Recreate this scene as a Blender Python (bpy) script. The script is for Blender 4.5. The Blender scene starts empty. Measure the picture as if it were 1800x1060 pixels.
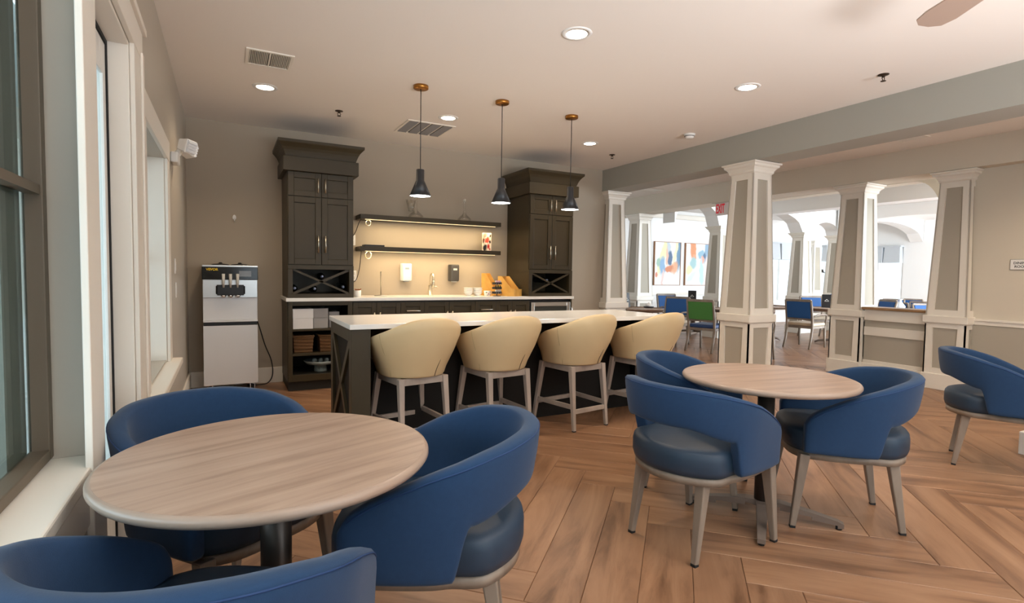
import bpy, math, random
from mathutils import Vector, Matrix
random.seed(7)
SC = bpy.context.scene
COL = SC.collection
PI = math.pi

# ------------------------------------------------------------------ camera
cd = bpy.data.cameras.new('camera')
cam = bpy.data.objects.new('camera', cd)
COL.objects.link(cam)
cd.sensor_width = 36.0
cd.lens = 36.0 * 948.5 / 1800.0
cd.clip_start = 0.02
_y, _p, _r = (math.radians(a) for a in (27.908, -2.916, 0.874))
_f = Vector((math.sin(_y) * math.cos(_p), math.cos(_y) * math.cos(_p), math.sin(_p)))
_rt = Vector((math.cos(_y), -math.sin(_y), 0))
_up = _rt.cross(_f)
_r2 = _rt * math.cos(_r) + _up * math.sin(_r)
_u2 = -_rt * math.sin(_r) + _up * math.cos(_r)
cam.matrix_world = Matrix(((_r2.x, _u2.x, -_f.x, 0), (_r2.y, _u2.y, -_f.y, 0), (_r2.z, _u2.z, -_f.z, 1.2), (0, 0, 0, 1)))
SC.camera = cam

# ------------------------------------------------------------------ world, exposure, large lights
SC.view_settings.view_transform = 'Standard'
SC.view_settings.look = 'None'
SC.view_settings.gamma = 1.0
SC.view_settings.use_curve_mapping = False
SC.view_settings.exposure = 0.14
W = bpy.data.worlds.new('world'); SC.world = W; W.use_nodes = True
_bg = W.node_tree.nodes['Background']
_bg.inputs['Color'].default_value = (0.80, 0.92, 1.0, 1)
_bg.inputs['Strength'].default_value = 2.6

def area_light(name, loc, aim, sx, sy, watts, color, spread=180):
    l = bpy.data.lights.new(name, 'AREA'); l.shape = 'RECTANGLE'; l.size = sx; l.size_y = sy
    l.energy = watts; l.color = color; l.spread = math.radians(spread)
    o = bpy.data.objects.new(name, l); COL.objects.link(o); o.location = loc
    o.rotation_euler = (Vector(aim) - Vector(loc)).to_track_quat('-Z', 'Y').to_euler()
    return o

def spot_light(name, loc, watts, color, angle=120, blend=0.9, size=0.06):
    l = bpy.data.lights.new(name, 'SPOT'); l.energy = watts; l.color = color
    l.spot_size = math.radians(angle); l.spot_blend = blend; l.shadow_soft_size = size
    o = bpy.data.objects.new(name, l); COL.objects.link(o); o.location = loc
    return o

DAY = (0.78, 0.90, 1.0)
WARM = (1.0, 0.80, 0.58)
# daylight coming through the windows of the left wall, of the wall behind the camera and of the dining room
area_light('daylight_left', (-1.5, 0.9, 1.0), (0.6, 1.5, 1.5), 2.4, 1.4, 26, (0.66, 0.84, 1.0))
area_light('daylight_front', (2.6, -2.75, 0.8), (2.6, -0.6, 2.7), 4.6, 0.9, 150, (0.97, 0.97, 1.0), 72)
area_light('daylight_dining_east', (15.9, 3.5, 1.5), (9.0, 4.5, 1.6), 8.0, 1.8, 950, DAY)
area_light('daylight_dining_south', (11.5, -2.4, 1.4), (11.0, 5.0, 1.8), 6.0, 1.6, 950, DAY)

# ------------------------------------------------------------------ materials
MATS = {}
def _new(name):
    m = bpy.data.materials.new(name); m.use_nodes = True
    nt = m.node_tree
    return m, nt, nt.nodes['Principled BSDF']

def mat(name, col, rough=0.5, metal=0.0, bump=0.0, scale=60.0, var=0.0, spec=0.5, vscale=None, coat=0.0, sheen=0.0):
    """plain procedural surface: slight colour variation and fine relief"""
    if name in MATS: return MATS[name]
    m, nt, b = _new(name)
    b.inputs['Base Color'].default_value = (*col, 1)
    b.inputs['Roughness'].default_value = rough
    b.inputs['Metallic'].default_value = metal
    b.inputs['Specular IOR Level'].default_value = spec
    if coat: b.inputs['Coat Weight'].default_value = coat; b.inputs['Coat Roughness'].default_value = 0.15
    if sheen: b.inputs['Sheen Weight'].default_value = sheen; b.inputs['Sheen Roughness'].default_value = 0.5
    tc = nt.nodes.new('ShaderNodeTexCoord')
    if var or bump:
        n = nt.nodes.new('ShaderNodeTexNoise'); n.inputs['Scale'].default_value = vscale or scale
        n.inputs['Detail'].default_value = 4
        nt.links.new(tc.outputs['Object'], n.inputs['Vector'])
    if var:
        r = nt.nodes.new('ShaderNodeMapRange'); r.inputs['To Min'].default_value = 1 - var; r.inputs['To Max'].default_value = 1 + var
        nt.links.new(n.outputs['Fac'], r.inputs['Value'])
        mx = nt.nodes.new('ShaderNodeMix'); mx.data_type = 'RGBA'; mx.blend_type = 'MULTIPLY'
        mx.inputs['Factor'].default_value = 1.0; mx.inputs[6].default_value = (*col, 1)
        nt.links.new(r.outputs['Result'], mx.inputs[7]); nt.links.new(mx.outputs[2], b.inputs['Base Color'])
    if bump:
        n2 = nt.nodes.new('ShaderNodeTexNoise'); n2.inputs['Scale'].default_value = scale; n2.inputs['Detail'].default_value = 6
        nt.links.new(tc.outputs['Object'], n2.inputs['Vector'])
        bp = nt.nodes.new('ShaderNodeBump'); bp.inputs['Strength'].default_value = bump; bp.inputs['Distance'].default_value = 0.002
        nt.links.new(n2.outputs['Fac'], bp.inputs['Height']); nt.links.new(bp.outputs['Normal'], b.inputs['Normal'])
    MATS[name] = m
    return m

def wood(name, c1, c2, stretch=(2, 40, 40), rough=0.45, rnd=0.0, c3=None, spec=0.4, bump=0.05):
    """grain stretched along local x; rnd: brightness change from piece to piece"""
    m, nt, b = _new(name)
    b.inputs['Roughness'].default_value = rough; b.inputs['Specular IOR Level'].default_value = spec
    tc = nt.nodes.new('ShaderNodeTexCoord'); mp = nt.nodes.new('ShaderNodeMapping')
    mp.inputs['Scale'].default_value = stretch
    nt.links.new(tc.outputs['Object'], mp.inputs['Vector'])
    vec = mp.outputs['Vector']
    if rnd:
        oi = nt.nodes.new('ShaderNodeObjectInfo')
        sc = nt.nodes.new('ShaderNodeVectorMath'); sc.operation = 'SCALE'; sc.inputs[0].default_value = (37, 53, 71)
        nt.links.new(oi.outputs['Random'], sc.inputs['Scale'])
        ad = nt.nodes.new('ShaderNodeVectorMath'); ad.operation = 'ADD'
        nt.links.new(vec, ad.inputs[0]); nt.links.new(sc.outputs[0], ad.inputs[1]); vec = ad.outputs[0]
    n = nt.nodes.new('ShaderNodeTexNoise'); n.inputs['Scale'].default_value = 1.0; n.inputs['Detail'].default_value = 6
    n.inputs['Roughness'].default_value = 0.6; n.inputs['Distortion'].default_value = 0.6
    nt.links.new(vec, n.inputs['Vector'])
    cr = nt.nodes.new('ShaderNodeValToRGB')
    cr.color_ramp.elements[0].position = 0.33; cr.color_ramp.elements[0].color = (*c1, 1)
    cr.color_ramp.elements[1].position = 0.68; cr.color_ramp.elements[1].color = (*c2, 1)
    if c3:
        e = cr.color_ramp.elements.new(0.5); e.color = (*c3, 1)
    nt.links.new(n.outputs['Fac'], cr.inputs['Fac'])
    out = cr.outputs['Color']
    if rnd:
        mr = nt.nodes.new('ShaderNodeMapRange'); mr.inputs['To Min'].default_value = 1 - rnd; mr.inputs['To Max'].default_value = 1 + rnd
        nt.links.new(oi.outputs['Random'], mr.inputs['Value'])
        mx = nt.nodes.new('ShaderNodeMix'); mx.data_type = 'RGBA'; mx.blend_type = 'MULTIPLY'; mx.inputs['Factor'].default_value = 1
        nt.links.new(out, mx.inputs[6]); nt.links.new(mr.outputs['Result'], mx.inputs[7]); out = mx.outputs[2]
    nt.links.new(out, b.inputs['Base Color'])
    bp = nt.nodes.new('ShaderNodeBump'); bp.inputs['Strength'].default_value = bump; bp.inputs['Distance'].default_value = 0.003
    nt.links.new(n.outputs['Fac'], bp.inputs['Height']); nt.links.new(bp.outputs['Normal'], b.inputs['Normal'])
    MATS[name] = m
    return m

def emit(name, col, strength):
    m, nt, b = _new(name)
    b.inputs['Base Color'].default_value = (*col, 1)
    b.inputs['Emission Color'].default_value = (*col, 1); b.inputs['Emission Strength'].default_value = strength
    MATS[name] = m
    return m

def glass(name, col=(1, 1, 1), rough=0.0, alpha=0.12, top=0.7):
    """clear pane: mostly transparent, mirror-like at a grazing view"""
    m = bpy.data.materials.new(name); m.use_nodes = True; nt = m.node_tree
    nt.nodes.clear()
    o = nt.nodes.new('ShaderNodeOutputMaterial'); mx = nt.nodes.new('ShaderNodeMixShader')
    t = nt.nodes.new('ShaderNodeBsdfTransparent'); t.inputs['Color'].default_value = (*col, 1)
    g = nt.nodes.new('ShaderNodeBsdfGlossy'); g.inputs['Roughness'].default_value = rough
    lw = nt.nodes.new('ShaderNodeLayerWeight'); lw.inputs['Blend'].default_value = 0.35
    mr = nt.nodes.new('ShaderNodeMapRange'); mr.inputs['To Min'].default_value = alpha * 0.5; mr.inputs['To Max'].default_value = top
    nt.links.new(lw.outputs['Fresnel'], mr.inputs['Value']); nt.links.new(mr.outputs['Result'], mx.inputs['Fac'])
    nt.links.new(t.outputs[0], mx.inputs[1]); nt.links.new(g.outputs[0], mx.inputs[2]); nt.links.new(mx.outputs[0], o.inputs[0])
    MATS[name] = m
    return m

def blots(name, base, items, aspect=1.0, edge=0.25, warp=0.35, rough=0.6, plane='xz'):
    """flat print or paint: soft-edged warped patches (cx, cy, rx, ry, angle, colour) over a ground, in generated 0..1 coordinates"""
    m, nt, b = _new(name); b.inputs['Roughness'].default_value = rough; b.inputs['Specular IOR Level'].default_value = 0.2
    tc = nt.nodes.new('ShaderNodeTexCoord')
    nz = nt.nodes.new('ShaderNodeTexNoise'); nz.inputs['Scale'].default_value = 5; nz.inputs['Detail'].default_value = 5
    nt.links.new(tc.outputs['Generated'], nz.inputs['Vector'])
    sb = nt.nodes.new('ShaderNodeVectorMath'); sb.operation = 'SUBTRACT'; sb.inputs[1].default_value = (0.5, 0.5, 0.5)
    nt.links.new(nz.outputs['Color'], sb.inputs[0])
    sc = nt.nodes.new('ShaderNodeVectorMath'); sc.operation = 'SCALE'; sc.inputs['Scale'].default_value = warp
    nt.links.new(sb.outputs[0], sc.inputs[0])
    ad = nt.nodes.new('ShaderNodeVectorMath'); ad.operation = 'ADD'
    nt.links.new(tc.outputs['Generated'], ad.inputs[0]); nt.links.new(sc.outputs[0], ad.inputs[1])
    sp = nt.nodes.new('ShaderNodeSeparateXYZ'); nt.links.new(ad.outputs[0], sp.inputs[0])
    cb = nt.nodes.new('ShaderNodeCombineXYZ')
    nt.links.new(sp.outputs['X'], cb.inputs['X']); nt.links.new(sp.outputs['Z'], cb.inputs['Y'])
    prev = None
    for (cx, cy, rx, ry, ang, c) in items:
        mp = nt.nodes.new('ShaderNodeMapping'); mp.vector_type = 'TEXTURE'
        mp.inputs['Location'].default_value = (cx, cy, 0); mp.inputs['Rotation'].default_value = (0, 0, math.radians(ang)); mp.inputs['Scale'].default_value = (rx, ry, 1)
        nt.links.new(cb.outputs[0], mp.inputs['Vector'])
        ln = nt.nodes.new('ShaderNodeVectorMath'); ln.operation = 'LENGTH'; nt.links.new(mp.outputs[0], ln.inputs[0])
        mr = nt.nodes.new('ShaderNodeMapRange'); mr.inputs['From Min'].default_value = 1 + edge; mr.inputs['From Max'].default_value = 1 - edge
        nt.links.new(ln.outputs['Value'], mr.inputs['Value'])
        mx = nt.nodes.new('ShaderNodeMix'); mx.data_type = 'RGBA'
        nt.links.new(mr.outputs['Result'], mx.inputs['Factor'])
        if prev is None: mx.inputs[6].default_value = (*base, 1)
        else: nt.links.new(prev, mx.inputs[6])
        mx.inputs[7].default_value = (*c, 1); prev = mx.outputs[2]
    nt.links.new(prev, b.inputs['Base Color'])
    MATS[name] = m
    return m

def S(r, g, b):
    """sRGB 0-255 to linear"""
    def f(c):
        c /= 255.0
        return c / 12.92 if c <= 0.04045 else ((c + 0.055) / 1.055) ** 2.4
    return (f(r), f(g), f(b))

M_CEIL = mat('ceiling_paint', S(240, 232, 223), 0.9, bump=0.06, scale=180)
M_WALL = mat('taupe_paint', S(176, 163, 145), 0.8, bump=0.10, scale=140, var=0.02, vscale=3)
M_WALLL = mat('taupe_satin_paint', S(186, 177, 163), 0.42, bump=0.06, scale=140)
M_BEAM = mat('sage_grey_paint', S(172, 170, 160), 0.8, bump=0.10, scale=140)
M_CREAM = mat('cream_paint', S(215, 205, 188), 0.75, bump=0.10, scale=140)
M_GREIGE = mat('greige_panel_paint', S(178, 170, 155), 0.75, bump=0.15, scale=120)
M_TRIM = mat('white_trim_paint', S(236, 229, 217), 0.45, bump=0.02, scale=80)
M_DWALL = mat('white_wall_paint', S(240, 238, 235), 0.8, bump=0.05, scale=140)
M_CAB = mat('dark_olive_cabinet', S(62, 53, 36), 0.42, bump=0.05, scale=120, var=0.05, vscale=20, spec=0.3)
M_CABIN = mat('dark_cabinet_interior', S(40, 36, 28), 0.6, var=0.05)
M_QUARTZ = mat('white_quartz', S(238, 236, 231), 0.18, var=0.015, vscale=8)
M_NICKEL = mat('brushed_nickel', S(200, 192, 175), 0.32, 1.0)
M_STEEL = mat('stainless_steel', S(205, 205, 203), 0.28, 1.0, bump=0.02, scale=200)
M_CHROME = mat('chrome', S(215, 215, 215), 0.12, 1.0)
M_BLACK = mat('black_plastic', S(22, 22, 24), 0.4)
M_BLACKG = mat('gloss_black_panel', S(16, 17, 18), 0.12)
M_RUBBER = mat('black_rubber', S(26, 26, 27), 0.8)
M_WHITE = mat('white_plastic', S(238, 236, 232), 0.4)
M_LEATHER = mat('cream_leatherette', S(218, 192, 148), 0.42, bump=0.10, scale=260, var=0.03, vscale=12)
M_SEAM = mat('dark_seam', S(90, 74, 52), 0.7)
M_STOOLWOOD = wood('pale_greige_wood', S(160, 146, 134), S(184, 170, 158), (6, 6, 2), 0.45)
M_NAVY = mat('navy_blue_fabric', S(33, 62, 96), 0.8, bump=0.18, scale=420, var=0.10, vscale=60, sheen=0.12, spec=0.25)
M_NAVYSEAT = mat('navy_blue_vinyl', S(36, 56, 76), 0.5, bump=0.1, scale=300, var=0.06, vscale=30)
M_CHAIRWOOD = wood('greige_ash_wood', S(124, 110, 98), S(152, 138, 124), (8, 8, 2), 0.42)
M_TABLE = wood('grey_beige_laminate', S(154, 129, 112), S(182, 158, 140), (1.6, 26, 26), 0.34, c3=S(172, 147, 129))
M_TABLEEDGE = wood('grey_beige_table_edge', S(158, 136, 120), S(176, 154, 138), (3, 3, 30), 0.28)
M_BRONZE = mat('dark_bronze_metal', S(84, 76, 70), 0.38, 0.7)
M_PLANK = wood('oak_plank', S(112, 80, 58), S(168, 130, 100), (1.2, 8, 8), 0.36, rnd=0.08, c3=S(150, 112, 84), spec=0.4, bump=0.04)
M_SUBFLOOR = mat('floor_joint', S(92, 68, 50), 0.8, var=0.1)
M_GOLD = mat('brass', S(176, 122, 58), 0.35, 0.9)
M_SHADE = mat('charcoal_enamel', S(46, 47, 50), 0.35)
M_SHADEIN = mat('white_enamel', S(240, 240, 240), 0.5)
M_LAMP = emit('lamp_warm', (1.0, 0.90, 0.76), 14)
M_LAMPW = emit('lamp_white', (1.0, 0.98, 0.96), 10)
M_STRIP = emit('strip_light', (1.0, 0.74, 0.40), 1.2)
M_BAMBOO = wood('bamboo_wood', S(205, 150, 70), S(232, 184, 100), (30, 4, 4), 0.5)
M_CERAM = mat('white_ceramic', S(242, 240, 236), 0.25)
M_GLASS = glass('clear_glass', (0.97, 0.97, 0.96), alpha=0.05, top=0.35)
M_PANE = glass('window_pane', (0.90, 0.97, 0.98), alpha=0.15, top=0.35)
M_BROWNF = mat('bronze_window_frame', S(104, 90, 74), 0.5, 0.1)
M_LEAF = mat('leaf_green', S(84, 110, 52), 0.6, var=0.2, vscale=40)

# ------------------------------------------------------------------ mesh building
class MB:
    def __init__(s): s.v = []; s.f = []; s.sm = []
    def add(s, vs, fs, smooth=False, T=None):
        o = len(s.v)
        s.v += [tuple(T @ Vector(p)) if T else tuple(p) for p in vs]
        s.f += [tuple(i + o for i in f) for f in fs]; s.sm += [smooth] * len(fs)
        return s
    def box(s, x0, y0, z0, x1, y1, z1, T=None):
        x0, x1 = min(x0, x1), max(x0, x1); y0, y1 = min(y0, y1), max(y0, y1); z0, z1 = min(z0, z1), max(z0, z1)
        vs = [(x0, y0, z0), (x1, y0, z0), (x1, y1, z0), (x0, y1, z0), (x0, y0, z1), (x1, y0, z1), (x1, y1, z1), (x0, y1, z1)]
        return s.add(vs, [(0, 3, 2, 1), (4, 5, 6, 7), (0, 1, 5, 4), (1, 2, 6, 5), (2, 3, 7, 6), (3, 0, 4, 7)], False, T)
    def frustum(s, cx, cy, z0, z1, hx0, hy0, hx1, hy1, T=None):
        vs = [(cx - hx0, cy - hy0, z0), (cx + hx0, cy - hy0, z0), (cx + hx0, cy + hy0, z0), (cx - hx0, cy + hy0, z0),
              (cx - hx1, cy - hy1, z1), (cx + hx1, cy - hy1, z1), (cx + hx1, cy + hy1, z1), (cx - hx1, cy + hy1, z1)]
        return s.add(vs, [(0, 3, 2, 1), (4, 5, 6, 7), (0, 1, 5, 4), (1, 2, 6, 5), (2, 3, 7, 6), (3, 0, 4, 7)], False, T)
    def hexa(s, p):
        return s.add(p, [(0, 3, 2, 1), (4, 5, 6, 7), (0, 1, 5, 4), (1, 2, 6, 5), (2, 3, 7, 6), (3, 0, 4, 7)])
    def prism(s, poly, d, T=None, smooth=False):
        """poly: 3-D points (counter-clockwise seen from +d), d: extrusion vector"""
        n = len(poly); d = Vector(d)
        vs = [Vector(p) for p in poly] + [Vector(p) + d for p in poly]
        fs = [tuple(range(n))[::-1], tuple(range(n, 2 * n))] + [(i, (i + 1) % n, n + (i + 1) % n, n + i) for i in range(n)]
        return s.add([tuple(v) for v in vs], fs, smooth, T)
    def lathe(s, prof, n=32, T=None, smooth=True, closed=False):
        vs = []; fs = []
        for (r, z) in prof:
            for i in range(n):
                a = 2 * PI * i / n; vs.append((r * math.cos(a), r * math.sin(a), z))
        m = len(prof)
        for j in range(m - 1):
            for i in range(n):
                fs.append((j * n + i, j * n + (i + 1) % n, (j + 1) * n + (i + 1) % n, (j + 1) * n + i))
        if prof[0][0] > 1e-5: fs.append(tuple(range(n))[::-1])
        if prof[-1][0] > 1e-5: fs.append(tuple(range((m - 1) * n, m * n)))
        return s.add(vs, fs, smooth, T)
    def tube(s, pts, r, n=8, T=None, cap=True, flat=None):
        """round (or flat = (rx, ry) elliptic) section swept along points; r may be a list"""
        P = [Vector(p) for p in pts]; k = len(P); vs = []; fs = []
        up = Vector((0, 0, 1)); prev = None
        for i in range(k):
            t = (P[min(i + 1, k - 1)] - P[max(i - 1, 0)]).normalized()
            if prev is None:
                a = up if abs(t.dot(up)) < 0.95 else Vector((0, 1, 0))
                nx = t.cross(a).normalized()
            else:
                nx = (prev - t * prev.dot(t)).normalized()
            prev = nx; ny = t.cross(nx)
            rr = r[i] if isinstance(r, (list, tuple)) else r
            for j in range(n):
                a = 2 * PI * j / n
                vs.append(tuple(P[i] + nx * rr * math.cos(a) + ny * rr * math.sin(a)))
        for i in range(k - 1):
            for j in range(n):
                fs.append((i * n + j, i * n + (j + 1) % n, (i + 1) * n + (j + 1) % n, (i + 1) * n + j))
        if cap: fs += [tuple(range(n))[::-1], tuple(range((k - 1) * n, k * n))]
        return s.add(vs, fs, True, T)
    def bar(s, a, b, w0, d0, w1, d1, side=(1, 0, 0)):
        """tapered rectangular bar from a (section w0 x d0) to b"""
        a = Vector(a); b = Vector(b); t = (b - a).normalized()
        sx = Vector(side); sx = (sx - t * sx.dot(t)).normalized(); sy = t.cross(sx)
        p = []
        for c, w, d in ((a, w0, d0), (b, w1, d1)):
            for (i, j) in ((-1, -1), (1, -1), (1, 1), (-1, 1)):
                p.append(tuple(c + sx * i * w / 2 + sy * j * d / 2))
        return s.hexa(p)
    def mesh(s, name):
        me = bpy.data.meshes.new(name); me.from_pydata(s.v, [], s.f)
        me.polygons.foreach_set('use_smooth', s.sm); me.update()
        return me
    def build(s, name, m, parent=None, bevel=0.0, seg=2, loc=None, rot=None):
        o = bpy.data.objects.new(name, s.mesh(name)); COL.objects.link(o)
        o.data.materials.append(m)
        if bevel:
            md = o.modifiers.new('bevel', 'BEVEL'); md.width = bevel; md.segments = seg; md.limit_method = 'ANGLE'; md.angle_limit = math.radians(40)
        if parent: o.parent = parent
        if loc: o.location = loc
        if rot: o.rotation_euler = rot
        return o

def tag(o, label, cat, group=None):
    o['label'] = label; o['category'] = cat
    if group: o['group'] = group
    return o

def thing(name, label, cat, loc=(0, 0, 0), rz=0.0, group=None):
    o = bpy.data.objects.new(name, None); COL.objects.link(o); o.empty_display_size = 0.1
    o.location = loc; o.rotation_euler = (0, 0, rz)
    return tag(o, label, cat, group)

def struct(o, label=None):
    o['kind'] = 'structure'
    if label: o['label'] = label
    return o

def dup(root, loc, rz, label, group=None):
    r = root.copy(); COL.objects.link(r); r.location = loc; r.rotation_euler = (0, 0, rz)
    r['label'] = label
    if group: r['group'] = group
    for ch in list(root.children):
        c = ch.copy(); COL.objects.link(c); c.parent = r
        for g in list(ch.children):
            d = g.copy(); COL.objects.link(d); d.parent = c
    return r

def lettering(text, size, m, parent, loc, rot, depth=0.002, name='lettering', bold=0.0, align='CENTER'):
    cu = bpy.data.curves.new(name, 'FONT'); cu.body = text; cu.size = size; cu.extrude = depth; cu.offset = bold
    cu.align_x = align; cu.align_y = 'CENTER'; cu.resolution_u = 3
    o = bpy.data.objects.new(name, cu); COL.objects.link(o)
    me = bpy.data.meshes.new_from_object(o)
    bpy.data.objects.remove(o)
    o = bpy.data.objects.new(name, me); COL.objects.link(o); me.materials.clear(); me.materials.append(m)
    o.parent = parent; o.location = loc; o.rotation_euler = rot
    return o

def sm(a, b, x):
    t = max(0.0, min(1.0, (x - a) / (b - a))); return t * t * (3 - 2 * t)

def interp(tab, x):
    for (x0, y0), (x1, y1) in zip(tab, tab[1:]):
        if x <= x1:
            t = (x - x0) / (x1 - x0) if x1 > x0 else 0
            t = max(0, min(1, t)); return y0 + (y1 - y0) * t
    return tab[-1][1]

# ================================================================== SETTING
XL, YB, H, XB, ZB = -0.342, 6.273, 2.691, 4.75, 2.395
X2 = 7.06                      # plane of the half wall and of the cream wall
Y0 = -2.6                      # wall behind the camera
YP = 9.58                      # painting wall of the dining room
XE = 16.0                      # east wall of the dining room

# --- floor: joint bed plus herringbone planks
floor = struct(MB().box(-0.9, Y0, -0.06, XE + 0.2, YP + 0.2, -0.006).build('floor', M_SUBFLOOR))
def clip(poly, ax, val, keep_less):
    out = []
    for i in range(len(poly)):
        a, b = poly[i], poly[(i + 1) % len(poly)]
        ia = (a[ax] <= val) if keep_less else (a[ax] >= val); ib = (b[ax] <= val) if keep_less else (b[ax] >= val)
        if ia: out.append(a)
        if ia != ib:
            t = (val - a[ax]) / (b[ax] - a[ax]); out.append((a[0] + (b[0] - a[0]) * t, a[1] + (b[1] - a[1]) * t))
    return out
def planks():
    Wd, n = 0.2, 6; L = Wd * n; g = 0.0007; ang = math.radians(45)
    ca, sa = math.cos(ang), math.sin(ang); ox, oy = 1.093, 2.663
    # shared mesh: plank along local x with a small bevelled edge
    hl, hw, b = L / 2 - g, Wd / 2 - g, 0.0022
    def pl_mesh():
        vs = [(-hl, -hw, -0.006), (hl, -hw, -0.006), (hl, hw, -0.006), (-hl, hw, -0.006), (-hl, -hw, -b), (hl, -hw, -b), (hl, hw, -b), (-hl, hw, -b),
              (-hl + b, -hw + b, 0), (hl - b, -hw + b, 0), (hl - b, hw - b, 0), (-hl + b, hw - b, 0)]
        fs = [(8, 9, 10, 11)]
        for a in (0, 4):
            for i in range(4): fs.append((a + i, a + (i + 1) % 4, a + 4 + (i + 1) % 4, a + 4 + i))
        m = MB(); m.add(vs, fs); return m.mesh('plank')
    shared = pl_mesh(); shared.materials.append(M_PLANK)
    F = Vector((math.sin(_y), math.cos(_y)))
    cand = []
    for m in range(-14, 15):
        for k in range(-110, 111):
            for kind in (0, 1):
                if kind == 0: u, v = (k + m * (n + 1)) * Wd + L / 2, (k + m * (1 - n)) * Wd + Wd / 2
                else: u, v = (k + m * (n + 1) + n) * Wd + Wd / 2, (k + m * (1 - n) + 1 - n) * Wd + L / 2
                x, y = ox + u * ca - v * sa, oy + u * sa + v * ca
                if x < -1.2 or x > XE + 0.6 or y < Y0 - 0.6 or y > YP + 0.6: continue
                cand.append((x, y, ang + (0 if kind == 0 else PI / 2)))
    rest = MB(); cnt = 0
    xmin, xmax, ymin, ymax = XL, XE, Y0, YP
    def seen(x, y):
        d = Vector((x, y)); z = d.dot(F); lat = d.x * F.y - d.y * F.x
        if z < 0.7 or abs(lat) > z * 1.0 + 0.7: return 0
        if y > 6.9 and x < 5.3: return 0
        return 1.0 / z
    cand.sort(key=lambda c: -seen(c[0], c[1]))
    for (x, y, a) in cand:
        c, s_ = math.cos(a), math.sin(a)
        pts = [(x + p * c - q * s_, y + p * s_ + q * c) for p, q in ((-hl, -hw), (hl, -hw), (hl, hw), (-hl, hw))]
        inside = all(xmin <= p[0] <= xmax and ymin <= p[1] <= ymax for p in pts)
        poly = pts
        if not inside:
            for ax, val, less in ((0, xmin, False), (0, xmax, True), (1, ymin, False), (1, ymax, True)):
                poly = clip(poly, ax, val, less)
                if len(poly) < 3: break
            if len(poly) < 3: continue
        s = seen(x, y)
        if s > 0 and cnt < 296:
            if inside:
                o = bpy.data.objects.new('plank', shared); o.location = (x, y, 0); o.rotation_euler = (0, 0, a)
            else:
                loc = [((px - x) * c + (py - y) * s_, -(px - x) * s_ + (py - y) * c, -0.006) for px, py in poly]
                me = MB().prism(loc, (0, 0, 0.006)).mesh('plank'); me.materials.append(M_PLANK)
                o = bpy.data.objects.new('plank', me); o.location = (x, y, 0); o.rotation_euler = (0, 0, a)
            COL.objects.link(o); o.parent = floor; cnt += 1
        else:
            rest.prism([(p[0], p[1], -0.006) for p in poly], (0, 0, 0.006))
    if rest.v:
        o = rest.build('plank_field', M_PLANK, floor); o['kind'] = 'stuff'
planks()

# --- ceiling
struct(MB().box(-0.8, Y0, H, 7.4, YP + 0.2, H + 0.12).build('ceiling', M_CEIL))
struct(MB().box(7.4, Y0, H + 0.06, XE + 0.2, YP + 0.2, H + 0.18).build('ceiling_dining', M_DWALL))

# --- walls
struct(MB().box(-0.8, YB, 0, 5.13, YB + 0.16, H).build('wall_back', M_WALL))
struct(MB().box(4.97, YB + 0.16, 0, 5.13, YP, H).build('wall_hall', M_DWALL))
struct(MB().box(4.97, YP, 0, 11.9, YP + 0.15, H + 0.06).build('wall_north', M_DWALL))
# left wall with three openings (window, glazed door, window)
lw = MB(); TH = 0.13
def lwall(y0, y1, z0, z1): lw.box(XL - TH, y0, z0, XL, y1, z1)
lwall(Y0, -0.9, 0, H); lwall(-0.9, 1.93, 0, 0.62); lwall(-0.9, 1.93, 2.35, H)
lwall(1.93, 1.97, 0, H); lwall(1.97, 2.73, 2.12, H); lwall(2.73, 3.08, 0, H)
lwall(3.08, 4.10, 0, 0.56); lwall(3.08, 4.10, 1.90, H); lwall(4.10, YB, 0, H)
struct(lw.build('wall_left', M_WALLL))
# wall behind the camera, with a wide opening for its windows
fw = MB(); fw.box(XL - TH, Y0 - 0.15, 0, X2 + 0.2, Y0, 0.5).box(XL - TH, Y0 - 0.15, 2.45, X2 + 0.2, Y0, H)
for a, b in ((XL - TH, 0.3), (4.9, X2 + 0.2)): fw.box(a, Y0 - 0.15, 0.5, b, Y0, 2.45)
struct(fw.build('wall_front', M_WALL))
# cream wall with chair rail, right
struct(MB().box(X2, Y0, 0, X2 + 0.16, 2.98, H).build('wall_right', M_CREAM))
struct(MB().box(X2 - 0.008, Y0, 0.18, X2, 2.78, 0.735).build('trim_2', M_GREIGE), 'greige wainscot band under the chair rail')
struct(MB().box(X2 - 0.03, Y0, 0.775, X2, 2.78, 0.80).box(X2 - 0.018, Y0, 0.735, X2, 2.78, 0.775).build('trim_3', M_TRIM, bevel=0.004), 'white chair rail')
# dropped beams
struct(MB().box(XB, Y0, ZB, 5.10, YB + 0.3, H).build('trim_4', M_BEAM), 'grey dropped beam over the main column')
struct(MB().box(6.90, Y0, 2.385, 7.30, YP, H).build('trim_5', M_CREAM), 'cream beam over the half wall')
# baseboards
struct(MB().box(XL, YB - 0.016, 0, 0.53, YB, 0.165).box(3.90, YB - 0.016, 0, XB, YB, 0.165).build('baseboard_back', M_TRIM, bevel=0.004))
struct(MB().box(XL, 4.27, 0, XL + 0.016, YB, 0.165).box(XL, 2.98, 0, XL + 0.016, 4.27, 0.165).box(XL, Y0, 0, XL + 0.016, 1.81, 0.165).build('baseboard_left', M_TRIM, bevel=0.004))
struct(MB().box(X2 - 0.03, Y0, 0, X2, 2.78, 0.18).build('baseboard_right', M_TRIM, bevel=0.005))
struct(MB().box(5.13, YP - 0.02, 0, 11.9, YP, 0.2).box(5.13, YP - 0.03, 0.76, 11.9, YP, 0.82).build('baseboard_north', M_TRIM, bevel=0.005), 'white baseboard and chair rail')
struct(MB().box(5.13, YP - 0.06, H - 0.14, 11.9, YP, H - 0.02).build('trim_6', M_TRIM, bevel=0.03), 'white crown moulding')

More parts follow.
